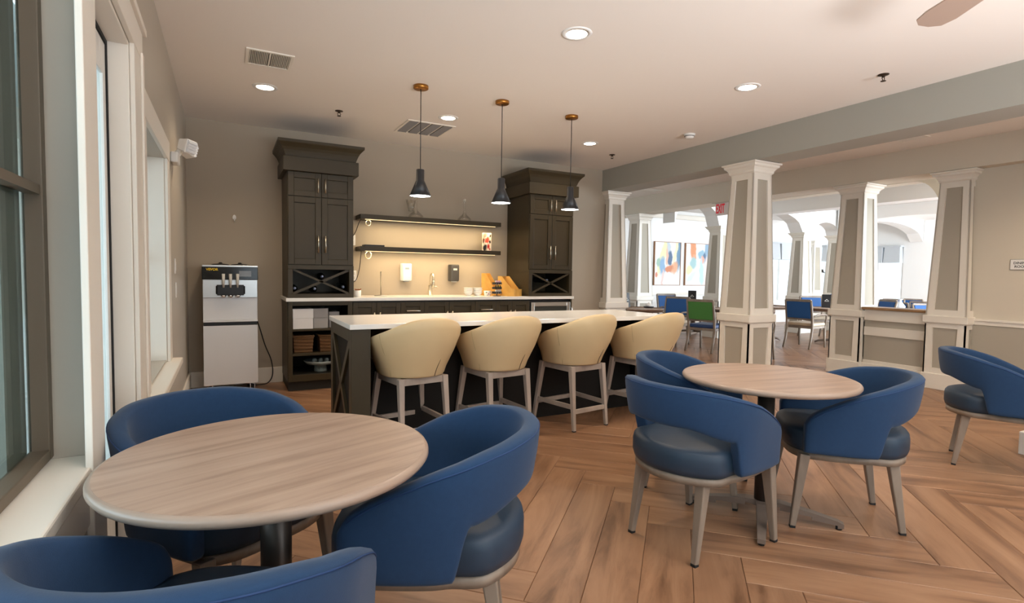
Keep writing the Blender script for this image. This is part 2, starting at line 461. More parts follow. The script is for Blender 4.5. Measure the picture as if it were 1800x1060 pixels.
# --- window_1: big fixed light in a bronze frame, on a white sill
def window_one():
    fr = MB(); x0, x1 = -0.462, -0.442; y0, y1, z0, z1 = -0.9, 1.93, 0.665, 2.35
    fr.box(x0 - 0.02, y1 - 0.036, z0, x1 + 0.006, y1, z1).box(x0 - 0.02, y0, z0, x1 + 0.006, y0 + 0.05, z1)
    fr.box(x0 - 0.02, y0 + 0.05, z0, x1 + 0.006, y1 - 0.036, z0 + 0.03).box(x0 - 0.02, y0 + 0.05, z1 - 0.05, x1 + 0.006, y1 - 0.036, z1)
    w = struct(fr.build('window_1', M_BROWNF, bevel=0.003), 'large fixed window with bronze frame')
    MB().box(x0 - 0.012, y0 + 0.05, 1.395, x1, y1 - 0.036, 1.42).build('muntin', M_BROWNF, w)
    MB().box(x0 - 0.035, y1 - 0.20, z0, x0 - 0.02, y1 - 0.05, z1).build('side_sash', mat('grey_green_sash', S(116, 116, 104), 0.5), w)
    MB().box(x0 - 0.018, y0 + 0.05, z0 + 0.03, x0 - 0.013, y1 - 0.036, z1 - 0.05).build('pane', M_PANE, w)
    MB().box(XL - TH, -0.9, 0.62, XL + 0.012, 1.93, 0.66).build('sill', M_TRIM, w, bevel=0.006)
    MB().box(XL, -0.9, 0.50, XL + 0.008, 1.90, 0.62).build('apron', M_TRIM, w, bevel=0.004)
window_one()

# --- door_1: glazed white door in a deep cased opening
def door_one():
    f = MB()
    f.box(XL, 1.80, 0, XL + 0.018, 1.965, 2.145)                       # near casing
    f.box(XL, 2.73, 0, XL + 0.018, 2.93, 2.145).box(XL + 0.018, 2.905, 0, XL + 0.028, 2.95, 2.145)   # far casing with back band
    f.box(XL, 1.785, 2.12, XL + 0.020, 2.97, 2.245).box(XL, 1.765, 2.245, XL + 0.034, 3.0, 2.275)     # head casing and cap
    f.box(XL - TH, 1.97, 0, XL, 1.985, 2.12).box(XL - TH, 2.715, 0, XL, 2.73, 2.12).box(XL - TH, 1.985, 2.105, XL, 2.715, 2.12)  # jamb
    d = struct(f.build('door_1', M_TRIM, bevel=0.003), 'white cased opening with glazed door')
    MB().box(XL - 0.078, 2.697, 0, XL - 0.070, 2.7145, 2.1045).box(XL - 0.078, 1.985, 2.088, XL - 0.070, 2.697, 2.1045).build('gap_shade_strip', M_RUBBER, d)  # black strip imitating the shade in the gap between leaf and jamb
    lf = MB(); xa, xb = XL - 0.115, XL - 0.075
    lf.box(xa, 1.99, 0.02, xb, 2.17, 2.085).box(xa, 2.585, 0.02, xb, 2.695, 2.085).box(xa, 2.17, 1.95, xb, 2.585, 2.085).box(xa, 2.17, 0.02, xb, 2.585, 0.28)
    lf.box(xb, 2.165, 0.275, xb + 0.012, 2.185, 1.955).box(xb, 2.57, 0.275, xb + 0.012, 2.59, 1.955).box(xb, 2.185, 1.935, xb + 0.012, 2.57, 1.955)
    leaf = lf.build('door_leaf', mat('white_door_paint', S(228, 226, 220), 0.4), d, bevel=0.003)
    MB().box(xa + 0.015, 2.17, 0.28, xa + 0.021, 2.585, 1.95).build('pane', M_PANE, leaf)
door_one()

# --- window_2 with projecting sill
def window_two():
    f = MB()
    f.box(XL, 2.985, 0.60, XL + 0.018, 3.08, 1.90).box(XL, 4.10, 0.60, XL + 0.018, 4.25, 1.90).box(XL, 2.985, 1.90, XL + 0.02, 4.25, 2.03)
    f.box(XL - TH, 3.08, 0.6, XL, 3.09, 1.9).box(XL - TH, 4.088, 0.6, XL - 0.001, 4.10, 1.90)
    w = struct(f.build('window_2', M_TRIM, bevel=0.003), 'white cased window with deep sill')
    MB().box(XL - TH + 0.02, 3.092, 0.61, XL - 0.004, 4.087, 0.612).build('recess_lining', M_WALLL, w)
    MB().box(XL - TH, 2.96, 0.56, XL + 0.075, 4.28, 0.60).build('sill', M_TRIM, w, bevel=0.006)
    MB().box(XL, 2.985, 0.455, XL + 0.03, 4.25, 0.56).build('apron', M_TRIM, w, bevel=0.004)
    g = MB(); x = XL - TH
    g.box(x - 0.03, 3.09, 0.6, x, 3.15, 1.9).box(x - 0.03, 4.03, 0.6, x, 4.088, 1.9).box(x - 0.03, 3.15, 0.6, x, 4.03, 0.66).box(x - 0.03, 3.15, 1.84, x, 4.03, 1.9).box(x - 0.03, 3.15, 1.24, x, 4.03, 1.28)
    g.build('sash', M_WHITE, w, bevel=0.003)
    MB().box(x - 0.02, 3.15, 0.66, x - 0.014, 4.03, 1.84).build('pane', M_PANE, w)
window_two()

# --- dining room: arcade, beam, windows
def arch_wall(name, axis, fixed0, fixed1, spans, zs, zr, ztop, m, label):
    """wall slab above springing height zs with segmental arches of rise zr over each (a, b) span; axis 'x' or 'y' = direction of the run"""
    b = MB()
    def V(t, f, z): return (t, f, z) if axis == 'x' else (f, t, z)
    a_all, b_all = spans[0][0], spans[-1][1]
    edges = []
    for si, (a, c) in enumerate(spans):
        N = 16; rise = zr[si] if isinstance(zr, tuple) else zr
        prev = None
        for i in range(N + 1):
            t = a + (c - a) * i / N; u = 2 * i / N - 1
            z = zs + rise * math.sqrt(max(0, 1 - u * u))
            if prev:
                (t0, z0) = prev
                b.hexa([V(t0, fixed0, z0), V(t, fixed0, z), V(t, fixed1, z), V(t0, fixed1, z0), V(t0, fixed0, ztop), V(t, fixed0, ztop), V(t, fixed1, ztop), V(t0, fixed1, ztop)])
            prev = (t, z)
    for (s0, s1) in zip(spans, spans[1:]):
        if s1[0] > s0[1]:
            p, q = V(s0[1], fixed0, zs), V(s1[0], fixed1, ztop); b.box(*p, *q)
    return struct(b.build(name, m), label)
arch_wall('trim_7', 'x', 7.45, 7.75, [(7.31, 8.48), (8.86, 11.05), (11.43, 12.36), (12.74, 15.98)], 2.2, (0.42, 0.42, 0.26, 0.42), H + 0.06, M_DWALL, 'white arcade wall across the dining room')
arch_wall('trim_8', 'y', 12.2, 12.5, [(-2.5, 1.0), (1.4, 4.2), (4.6, 7.4)], 2.25, 0.26, H + 0.06, M_DWALL, 'white dropped beam with arches far in the dining room')
struct(MB().box(7.31, 1.2, H - 0.30, 12.2, 1.6, H + 0.06).box(9.6, 1.6, H - 0.22, 9.9, 7.45, H + 0.06).build('trim_9', M_DWALL), 'white coffer beams of the dining ceiling')
def haunch():
    b = MB(); x0, x1 = 8.6, 8.85; prev = None
    for i in range(13):
        a = PI / 2 * i / 12; y = 3.80 + 0.36 * (1 - math.cos(a)); z = 2.02 + 0.57 * math.sin(a)
        if prev: b.hexa([(x0, prev[0], prev[1]), (x1, prev[0], prev[1]), (x1, y, z), (x0, y, z), (x0, prev[0], H + 0.06), (x1, prev[0], H + 0.06), (x1, y, H + 0.06), (x0, y, H + 0.06)])
        prev = (y, z)
    b.box(x0, 4.16, 2.59, x1, 7.45, H + 0.06).box(x0, Y0, 2.02, x1, 3.80, H + 0.06)
    struct(b.build('trim_10', M_CREAM), 'cream arched beam rising from a column behind the right pilaster')
haunch()
# east and north-east walls with openings
we = MB()
def ewall(y0, y1, z0, z1): we.box(XE, y0, z0, XE + 0.15, y1, z1)
EW = [(-1.6, -0.5), (0.6, 1.7), (2.9, 4.1), (4.9, 6.1), (7.9, 9.2)]
yy = Y0
for a, b in EW:
    ewall(yy, a, 0, H + 0.06); ewall(a, b, 0, 0.6); ewall(a, b, 2.1, H + 0.06); yy = b
ewall(yy, YP + 0.15, 0, H + 0.06)
struct(we.build('wall_east', M_DWALL))
wn = MB()
NW = [(12.6, 14.1), (15.1, 15.9)]
xx = 11.9
for a, b in NW:
    wn.box(xx, YP, 0, a, YP + 0.15, H + 0.06).box(a, YP, 0, b, YP + 0.15, 0.55).box(a, YP, 2.15, b, YP + 0.15, H + 0.06); xx = b
wn.box(xx, YP, 0, XE, YP + 0.15, H + 0.06)
struct(wn.build('wall_northeast', M_DWALL))
struct(MB().box(X2 + 0.16, Y0 - 0.15, 0, 8.4, Y0, H + 0.06).box(8.4, Y0 - 0.15, 0, 14.6, Y0, 0.6).box(8.4, Y0 - 0.15, 2.2, 14.6, Y0, H + 0.06).box(14.6, Y0 - 0.15, 0, XE + 0.15, Y0, H + 0.06).build('wall_south', M_DWALL))
nwin = 3
M_VALANCE = mat('pale_grey_valance', S(196, 200, 204), 0.9, bump=0.2, scale=200)
def far_window(axis, a, b, f, z0, z1):
    global nwin
    fr = MB(); d = 0.05
    def bx(t0, t1, y0, y1, dd=0.05):
        if axis == 'x': fr.box(t0, f + 0.04, y0, t1, f + 0.04 + dd, y1)
        else: fr.box(f + 0.04, t0, y0, f + 0.04 + dd, t1, y1)
    bx(a, a + d, z0, z1); bx(b - d, b, z0, z1); bx(a + d, b - d, z0, z0 + d); bx(a + d, b - d, z1 - d, z1); bx((a + b) / 2 - 0.02, (a + b) / 2 + 0.02, z0 + d, z1 - d)
    w = struct(fr.build('window_%d' % nwin, M_WHITE)); nwin += 1
    p = MB()
    if axis == 'x': p.box(a + d, f + 0.06, z0 + d, b - d, f + 0.066, z1 - d)
    else: p.box(f + 0.06, a + d, z0 + d, f + 0.066, b - d, z1 - d)
    p.build('pane', glass('far_pane', (1, 1, 1), alpha=0.1) if 'far_pane' not in MATS else MATS['far_pane'], w)
    return w
def valance(axis, a, b, f, ztop, label):
    """pleated fabric valance: box with two flared pleats"""
    t = thing('window_valance', label, 'valance', ((a + b) / 2, f, 0) if axis == 'x' else (f, (a + b) / 2, 0), 0, None)
    v = MB(); n = 3; w = (b - a)
    for i in range(n):
        s0, s1 = -w / 2 + w * i / n + 0.008, -w / 2 + w * (i + 1) / n - 0.008
        d = 0.13 + 0.015 * (i % 2)
        pts = [(s0 + 0.02, 0, 0), (s1 - 0.02, 0, 0), (s1 - 0.02, -d, 0), (s0 + 0.02, -d, 0), (s0, 0, 0), (s1, 0, 0), (s1, -d - 0.03, 0), (s0, -d - 0.03, 0)]
        up = [(x, y, ztop) for x, y, z in pts[:4]]; dn = [(x, y, ztop - 0.42) for x, y, z in pts[4:]]
        P = dn + up
        if axis == 'y': P = [(y, x, z) for x, y, z in P]
        v.hexa(P)
    v.build('pleats', M_VALANCE, t)
    hd = MB()
    if axis == 'x': hd.box(-w / 2, -0.15, ztop, w / 2, 0, ztop + 0.04)
    else: hd.box(-0.15, -w / 2, ztop, 0, w / 2, ztop + 0.04)
    hd.build('header', M_VALANCE, t)
for i, (a, b) in enumerate(NW):
    far_window('x', a, b, YP, 0.55, 2.15)
    valance('x', a, b, YP - 0.002, 2.12, ['pale valance over the window just right of the far arcade column', 'pale valance over the bright window right of the far wall sconce'][i])
for i, (a, b) in enumerate(EW):
    far_window('y', a, b, XE, 0.6, 2.1)
    valance('y', a, b, XE - 0.002, 2.08, ['pale valance over the southernmost east window', 'pale valance over the second east window from the south', 'pale valance seen above the half wall beside the right pilaster', 'pale valance seen above the half wall beside the left column', 'pale valance over the northernmost east window'][i])
# outside: bright ground and the porch behind window_1
struct(MB().box(-9, -8, -0.25, -0.9, 12, -0.08).build('ground_porch', mat('pale_concrete', S(186, 190, 190), 0.9, var=0.06, vscale=2)))
def porch():
    t = thing('porch_shelter', 'pale porch with posts and soffit outside the large window', 'porch', (-3.4, 3.0, -0.08))
    MB().box(-0.9, -4.5, 2.55, 2.4, 5.5, 2.7).build('soffit', mat('porch_soffit', S(226, 236, 240), 0.8), t)
    for y in (-3.0, 0.2, 3.4): MB().box(1.75, y - 0.07, 0, 1.89, y + 0.07, 2.55).build('post', M_TRIM, t)
    MB().box(1.7, -4.5, 2.3, 1.94, 5.5, 2.55).build('header_beam', M_TRIM, t)
porch()
def patio_chair(loc, rz, label):
    t = thing('patio_chair', label, 'chair', loc, rz); m = M_WHITE
    for i in range(5):
        x = -0.22 + i * 0.11
        MB().bar((x, -0.22, 0.34), (x * 1.25, -0.48, 1.05 - 0.03 * abs(i - 2)), 0.09, 0.02, 0.095, 0.02).build('back_slat', m, t, bevel=0.004)
    for i in range(5):
        y = -0.2 + i * 0.115
        MB().bar((-0.27, y, 0.345 + i * 0.012), (0.27, y, 0.345 + i * 0.012), 0.02, 0.095, 0.02, 0.095, (0, 0, 1)).build('seat_slat', m, t)
    for sx in (-1, 1):
        MB().box(sx * 0.30 - 0.05, -0.36, 0.56, sx * 0.30 + 0.05, 0.32, 0.585).build('armrest', m, t, bevel=0.01)
        MB().bar((sx * 0.29, 0.24, 0), (sx * 0.29, 0.24, 0.56), 0.03, 0.09, 0.03, 0.09).build('leg', m, t)
        MB().bar((sx * 0.27, -0.55, 0), (sx * 0.27, 0.22, 0.40), 0.03, 0.10, 0.03, 0.10).build('leg', m, t)
patio_chair((-1.2, 4.15, -0.08), math.radians(170), 'white slatted patio chair outside the large window')
def hedge():
    t = thing('garden_hedge', 'green hedge and shrubs beyond the porch', 'hedge', (-4.0, 13.5, -0.1)); b = MB(); rnd = random.Random(3)
    for i in range(46):
        x, y, z, r = rnd.uniform(-4.5, 4.0), rnd.uniform(-0.6, 0.8), rnd.uniform(0.3, 3.2), rnd.uniform(0.45, 0.8)
        n, m = 10, 6; vs = []; fs = []
        for j in range(m + 1):
            for k in range(n):
                a, e = 2 * PI * k / n, PI * j / m; q = r * (1 + 0.25 * (rnd.random() - 0.5))
                vs.append((x + q * math.sin(e) * math.cos(a), y + q * math.sin(e) * math.sin(a), z + q * math.cos(e)))
        for j in range(m):
            for k in range(n): fs.append((j * n + k, j * n + (k + 1) % n, (j + 1) * n + (k + 1) % n, (j + 1) * n + k))
        b.add(vs, fs, True)
    b.build('foliage', mat('hedge_green', S(150, 186, 120), 0.8, bump=0.6, scale=14, var=0.3, vscale=6), t)['kind'] = 'stuff'
hedge()

# ================================================================== COLUMNS AND HALF WALL
def column(cx, cy, label, w=0.42, ztop=2.39, scale=1.0, pilaster=False):
    t = thing('tapered_column', label, 'column', (cx, cy, 0), 0, 'tapered panelled columns')
    h = w / 2; zm0, zm1 = 0.735, 0.815
    def face_frames(b, z0, z1, h0, h1, st, rail0, rail1, d):
        """white stiles and rails standing proud of the panel core on all four faces, tapering with it"""
        for q in range(4):
            R = Matrix.Rotation(q * PI / 2, 4, 'Z')
            def hh(z): return h0 + (h1 - h0) * (z - z0) / (z1 - z0)
            def slab(xa0, xb0, za, xa1, xb1, zb):
                ya, yb = -hh(za), -hh(zb)
                b.hexa([tuple(R @ Vector(p)) for p in ((xa0, ya - d, za), (xb0, ya - d, za), (xb0, ya, za), (xa0, ya, za), (xa1, yb - d, zb), (xb1, yb - d, zb), (xb1, yb, zb), (xa1, yb, zb))])
            k = h1 / h0
            for sg in (-1, 1):
                lo = sorted((sg * (hh(z0) + d), sg * (hh(z0) - st))); hi = sorted((sg * (hh(z1) + d), sg * (hh(z1) - st * 0.8)))
                slab(lo[0], lo[1], z0, hi[0], hi[1], z1)
            a = hh(z0) - st; slab(-a, a, z0, -(hh(z0 + rail0) - st), hh(z0 + rail0) - st, z0 + rail0)
            a = hh(z1 - rail1) - st * 0.8; slab(-a, a, z1 - rail1, -(hh(z1) - st * 0.8), hh(z1) - st * 0.8, z1)
    MB().frustum(0, 0, 0, 0.175, h - 0.005, h - 0.005, h - 0.005, h - 0.005).build('plinth', M_TRIM, t, bevel=0.006)
    hp = h - 0.034
    MB().frustum(0, 0, 0.175, zm0, hp, hp, hp, hp).build('lower_panel', M_GREIGE, t)
    b = MB(); face_frames(b, 0.175, zm0, hp, hp, 0.072, 0.06, 0.055, 0.014); b.build('lower_frame', M_TRIM, t)
    b = MB(); b.box(-h, -h, zm0, h, h, zm1); b.box(-h + 0.014, -h + 0.014, zm0 - 0.012, h - 0.014, h - 0.014, zm0)
    b.build('belt_moulding', M_TRIM, t, bevel=0.006)
    s0, s1 = h - 0.034, h - 0.083; zt = ztop - 0.10
    MB().frustum(0, 0, zm1, zt, s0, s0, s1, s1).build('shaft_panel', M_GREIGE, t)
    b = MB(); face_frames(b, zm1, zt, s0, s1, 0.066, 0.065, 0.075, 0.014); b.build('shaft_frame', M_TRIM, t)
    c = MB(); e = s1 + 0.016
    steps = [(e, zt - 0.012), (e + 0.012, zt), (e + 0.014, zt + 0.02), (e + 0.03, zt + 0.045), (e + 0.048, zt + 0.058), (e + 0.052, zt + 0.078), (h, zt + 0.085), (h, ztop)]
    for (a0, za), (a1, zb) in zip(steps, steps[1:]): c.frustum(0, 0, za, zb, a0, a0, a1, a1)
    c.build('capital', M_TRIM, t)
    return t
column(4.925, 3.93, 'tapered column standing alone in the middle, behind the round table')
column(7.10, 4.05, 'tapered column at the left end of the half wall', ztop=2.38)
column(7.10, 2.97, 'tapered pilaster at the right end of the half wall, meeting the cream wall', ztop=2.38)
column(4.95, 6.33, 'tapered pilaster at the end of the taupe back wall', ztop=2.392)
column(7.10, 8.15, 'tapered column left of the blue and orange paintings', ztop=2.38)
column(8.67, 7.6, 'tapered column under the far arch beside the exit sign', w=0.40, ztop=2.2)
column(11.24, 7.6, 'slender far column between the two white arches', w=0.40, ztop=2.2)
column(8.725, 3.60, 'column hidden behind the right pilaster, carrying the cream arch', w=0.40, ztop=2.02)
column(12.55, 7.6, 'far column right of the small second white arch', w=0.40, ztop=2.2)
column(14.62, 9.56, 'far pilaster between the bright windows, carrying a small glowing sconce', w=0.46, ztop=2.25)

def half_wall():
    t = thing('half_wall', 'white and greige panelled half wall with wooden ledge between two columns', 'half wall', (7.10, 3.51, 0))
    y0, y1 = -0.335, 0.335; f = -0.12
    MB().box(f + 0.012, y0, 0, 0.12, y1, 0.832).build('core_panel', M_GREIGE, t)
    b = MB(); b.box(f - 0.02, y0, 0, f + 0.012, y1, 0.17).box(f - 0.004, y0, 0.17, f + 0.012, y1, 0.21)
    b.build('baseboard', M_TRIM, t, bevel=0.004)
    MB().box(f - 0.006, y0, 0.515, f + 0.012, y1, 0.62).build('middle_rail', M_TRIM, t, bevel=0.003)
    MB().box(f - 0.012, y0, 0.70, f + 0.012, y1, 0.832).build('top_rail', M_TRIM, t, bevel=0.004)
    MB().box(f - 0.045, y0 - 0.02, 0.832, 0.15, y1 + 0.02, 0.862).build('ledge', wood('ledge_wood', S(112, 80, 52), S(176, 138, 98), (20, 3, 20), 0.35), t, bevel=0.006)
half_wall()

# ================================================================== KITCHEN WALL
def shaker(parent, name, x0, x1, z0, z1, y, m, st=0.055, th=0.02):
    """door or drawer front facing -y: frame with a recessed flat panel"""
    b = MB(); g = 0.0015
    x0 += g; x1 -= g; z0 += g; z1 -= g; s = min(st, (z1 - z0) * 0.3)
    b.box(x0, y - th, z0, x0 + st, y, z1).box(x1 - st, y - th, z0, x1, y, z1).box(x0 + st, y - th, z0, x1 - st, y, z0 + s).box(x0 + st, y - th, z1 - s, x1 - st, y, z1)
    b.box(x0 + st, y - th * 0.45, z0 + s, x1 - st, y, z1 - s)
    return b.build(name, m, parent, bevel=0.0025)
def bar_handle(parent, x, y, z, L, vertical=True):
    b = MB(); r = 0.0065; d = 0.034
    if vertical:
        b.tube([(x, y - d, z - L / 2), (x, y - d, z + L / 2)], r)
        for k in (-1, 1): b.tube([(x, y, z + k * L * 0.38), (x, y - d, z + k * L * 0.38)], r * 0.8)
    else:
        b.tube([(x - L / 2, y - d, z), (x + L / 2, y - d, z)], r)
        for k in (-1, 1): b.tube([(x + k * L * 0.38, y, z), (x + k * L * 0.38, y - d, z)], r * 0.8)
    return b.build('handle', M_NICKEL, parent)

YC = 5.676
ZK = 0.932
def hutch(x0, label):
    t = thing('hutch_cabinet', label, 'cabinet', (x0 + 0.3145, 5.975, ZK)); w = 0.3145
    yf, yb = YC + 0.02 - 5.975, YB - 5.979
    z = lambda a: a - ZK
    b = MB()   # carcass with the open wine cubby
    b.box(-w, yf, z(1.225), w, yb, z(2.19)); b.box(-w, yf, 0.0, w, yb, z(0.97)); b.box(-w, yf, z(0.97), -w + 0.045, yb, z(1.225)); b.box(w - 0.045, yf, z(0.97), w, yb, z(1.225))
    b.box(-w + 0.045, yb - 0.02, z(0.97), w - 0.045, yb, z(1.225))
    b.build('carcass', M_CAB, t, bevel=0.002)
    for sg in (-1, 1):
        a, c = (-w + 0.004, -0.001) if sg < 0 else (0.001, w - 0.004)
        d = shaker(t, 'door', a, c, z(1.93), z(2.165), yf, M_CAB); bar_handle(d, sg * 0.034, yf - 0.02, z(2.04), 0.14)
        d = shaker(t, 'door', a, c, z(1.262), z(1.925), yf, M_CAB); bar_handle(d, sg * 0.034, yf - 0.02, z(1.465), 0.17)
    fr = MB(); fr.box(-w, yf - 0.018, z(1.215), w, yf, z(1.257)); fr.box(-w, yf - 0.018, 0, w, yf, z(0.972)); fr.box(-w, yf - 0.018, z(0.972), -w + 0.045, yf, z(1.215)); fr.box(w - 0.045, yf - 0.018, z(0.972), w, yf, z(1.215))
    fr.build('face_frame', M_CAB, t, bevel=0.002)
    for sg in (-1, 1):
        MB().bar((-sg * (w - 0.05), yf + 0.0, z(0.975)), (sg * (w - 0.05), yf + 0.0, z(1.212)), 0.016, 0.022 + 0.002 * sg, 0.016, 0.022 + 0.002 * sg, (0, 1, 0)).build('wine_rack_slat', M_CAB, t)
    MB().box(-w - 0.04, yf - 0.07, z(2.165), w + 0.04, yb, z(2.30)).build('frieze', M_CAB, t, bevel=0.003)
    c = MB(); prof = [(0.0, 2.30), (0.006, 2.318), (0.012, 2.335), (0.022, 2.36), (0.037, 2.387), (0.055, 2.408), (0.070, 2.422), (0.074, 2.43), (0.074, 2.452)]
    for (a, za), (a1, zb) in zip(prof, prof[1:]):
        p = []
        for (e, zz) in ((a, z(za)), (a1, z(zb))):
            p += [(-w - 0.015 - e, yf - 0.045 - e, zz), (w + 0.015 + e, yf - 0.045 - e, zz), (w + 0.015 + e, yb, zz), (-w - 0.015 - e, yb, zz)]
        c.hexa(p)
    c.build('crown', M_CAB, t)
    return t
hutch(0.53, 'tall dark olive hutch cabinet on the left end of the white counter')
hutch(3.234, 'tall dark olive hutch cabinet on the right end of the counter, above the wine fridge')

def bottle(loc, label, rot_x=-PI / 2, c=S(24, 30, 26)):
    t = thing('wine_bottle', label, 'bottle', loc, 0, 'wine bottles lying in the rack')
    m = mat('dark_bottle_glass', c, 0.08)
    T = Matrix.Rotation(PI / 2, 4, 'X')
    MB().lathe([(0.0, -0.30), (0.034, -0.30), (0.037, -0.29), (0.037, -0.11), (0.03, -0.08), (0.0145, -0.055), (0.0135, -0.012), (0.0, -0.012)], 20, T).build('body', m, t)
    MB().lathe([(0.0, -0.002), (0.0135, -0.002), (0.0155, -0.014), (0.0155, -0.05), (0.0, -0.05)], 16, T).build('foil_cap', mat('foil_cap', S(150, 158, 182), 0.35, 0.6), t)
BX = [(0.60, 1.025, 'wine bottle lying in the left hutch rack, left corner'), (0.862, 1.145, 'wine bottle lying at the top of the left hutch rack'), (0.79, 1.02, 'wine bottle lying low in the middle of the left hutch rack'), (1.07, 1.04, 'wine bottle lying in the left hutch rack, right corner'), (3.54, 1.13, 'lone wine bottle lying in the right hutch rack')]
for x, z, lb in BX: bottle((x, 5.75, z), lb)

def open_base():
    x0, x1 = 0.53, 1.145; cx = (x0 + x1) / 2
    t = thing('open_shelf_cabinet', 'dark base cabinet with open shelves holding boxes and baskets, under the counter', 'cabinet', (cx, 5.975, 0)); w = (x1 - x0) / 2
    yf, yb = YC - 5.975, YB - 5.979
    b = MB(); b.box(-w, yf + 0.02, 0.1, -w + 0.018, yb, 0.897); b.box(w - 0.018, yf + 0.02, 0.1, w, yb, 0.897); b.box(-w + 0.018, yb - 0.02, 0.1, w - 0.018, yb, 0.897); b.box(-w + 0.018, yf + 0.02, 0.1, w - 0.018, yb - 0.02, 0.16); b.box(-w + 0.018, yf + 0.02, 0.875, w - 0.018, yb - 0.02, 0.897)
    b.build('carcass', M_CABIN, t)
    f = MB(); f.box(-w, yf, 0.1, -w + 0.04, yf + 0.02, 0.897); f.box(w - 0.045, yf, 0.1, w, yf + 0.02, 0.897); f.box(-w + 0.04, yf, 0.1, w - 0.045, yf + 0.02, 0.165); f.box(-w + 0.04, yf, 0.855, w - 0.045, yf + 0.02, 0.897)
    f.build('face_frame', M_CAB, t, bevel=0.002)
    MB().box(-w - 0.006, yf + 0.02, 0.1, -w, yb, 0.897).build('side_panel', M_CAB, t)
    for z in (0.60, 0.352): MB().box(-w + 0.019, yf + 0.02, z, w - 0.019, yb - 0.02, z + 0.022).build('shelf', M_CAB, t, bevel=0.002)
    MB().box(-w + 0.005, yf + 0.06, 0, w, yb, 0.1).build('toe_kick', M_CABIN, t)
open_base()
def base_run():
    x0, x1 = 1.147, 3.255
    t = thing('base_cabinets', 'row of dark olive base cabinets under the white sink counter', 'cabinet', ((x0 + x1) / 2, 5.975, 0)); ox = (x0 + x1) / 2
    yf, yb = YC + 0.02 - 5.975, YB - 5.979
    MB().box(x0 - ox, yf, 0.1, x1 - ox, yb, 0.897).build('carcass', M_CABIN, t)
    MB().box(x0 - ox, yf + 0.06, 0, x1 - ox, yb, 0.1).build('toe_kick', M_CABIN, t)
    E = [1.15, 1.395, 1.655, 1.92, 2.21, 2.53, 2.795, 3.007, 3.25]; kinds = 'ddrddrdd'
    hs = {0: 1, 1: -1, 3: 1, 4: -1, 6: 1, 7: -1}
    for i, k in enumerate(kinds):
        a, b = E[i] - ox, E[i + 1] - ox
        if k == 'd':
            d = shaker(t, 'door', a, b, 0.115, 0.88, yf, M_CAB, st=0.05)
            x = b - 0.03 if hs[i] > 0 else a + 0.03
            bar_handle(d, x, yf - 0.02, 0.70, 0.15)
        else:
            for (za, zb) in ((0.72, 0.88), (0.42, 0.715), (0.115, 0.415)):
                d = shaker(t, 'drawer', a, b, za, zb, yf, M_CAB, st=0.05); bar_handle(d, (a + b) / 2, yf - 0.02, (za + zb) / 2 - 0.01 if zb < 0.8 else 0.785, 0.15, False)
base_run()
def fridge():
    t = thing('wine_fridge', 'small stainless framed glass door fridge under the right end of the counter', 'fridge', (3.555, 5.975, 0)); yf, yb = YC - 5.975, YB - 5.979
    b = MB(); b.box(-0.29, yf + 0.04, 0.02, -0.27, yb, 0.885); b.box(0.27, yf + 0.04, 0.02, 0.29, yb, 0.885); b.box(-0.27, yb - 0.02, 0.02, 0.27, yb, 0.885); b.box(-0.27, yf + 0.04, 0.02, 0.27, yb - 0.02, 0.10); b.box(-0.27, yf + 0.04, 0.865, 0.27, yb - 0.02, 0.885)
    b.build('body', M_BLACK, t)
    d = MB(); d.box(-0.285, yf, 0.10, -0.235, yf + 0.035, 0.86); d.box(0.235, yf, 0.10, 0.285, yf + 0.035, 0.86); d.box(-0.235, yf, 0.10, 0.235, yf + 0.035, 0.15); d.box(-0.235, yf, 0.81, 0.235, yf + 0.035, 0.86)
    dd = d.build('door', M_STEEL, t, bevel=0.003)
    MB().box(-0.235, yf + 0.012, 0.15, 0.235, yf + 0.02, 0.81).build('pane', mat('smoked_pane', S(60, 62, 58), 0.06), dd)
    bar_handle(dd, -0.26, yf, 0.5, 0.3)
    MB().box(0.29, yf, 0.0, 0.308, yb, 0.897).build('end_panel', M_CAB, t)
fridge()
ct = MB().box(0.51, 5.658, 0.897, 3.883, YB, ZK).build('countertop', M_QUARTZ, bevel=0.003)
tag(ct, 'long white quartz countertop along the back wall', 'countertop')

# shelves with light strips
def wall_shelf(z, label):
    t = thing('floating_shelf', label, 'shelf', (2.16, 6.146, z), 0, 'floating shelves with light strips')
    MB().box(-0.86, -0.127, 0, 0.86, 0.127, 0.05).build('board', M_CAB, t, bevel=0.002)
    MB().box(-0.80, -0.090, -0.006, 0.80, -0.083, 0.0).build('light_strip', M_STRIP, t)
    return t
wall_shelf(1.782, 'upper dark floating shelf with a glowing strip, holding glass carafes')
wall_shelf(1.432, 'lower dark floating shelf with a glowing strip, holding a small picture')
for z in (1.770, 1.420): area_light('shelf_glow', (2.16, 6.057, z), (2.16, 6.11, 0.9), 1.6, 0.012, 8.0, (1.0, 0.76, 0.44))

# objects of the counter and the shelves
def carafe(x, y, z, label, s=1.0, funnel=False):
    t = thing('glass_carafe', label, 'carafe', (x, y, z), 0, None)
    MB().lathe([(0.0, 0.002), (0.07 * s, 0.002), (0.085 * s, 0.012), (0.088 * s, 0.022), (0.06 * s, 0.05), (0.03 * s, 0.075), (0.017 * s, 0.10), (0.014 * s, 0.15), (0.014 * s, 0.22), (0.018 * s, 0.232)], 28).build('bowl', M_GLASS, t)
    MB().lathe([(0.0, 0.23), (0.011, 0.23), (0.016, 0.245), (0.014, 0.262), (0.0, 0.268)], 16).build('stopper', mat('frosted_stopper', S(215, 208, 192), 0.3), t)
    if funnel:
        MB().lathe([(0.062 * s, 0.20), (0.03 * s, 0.10), (0.028 * s, 0.07), (0.061 * s, 0.20)], 20, Matrix.Translation((-0.055, 0.01, 0.005))).build('side_flare', M_GLASS, t)
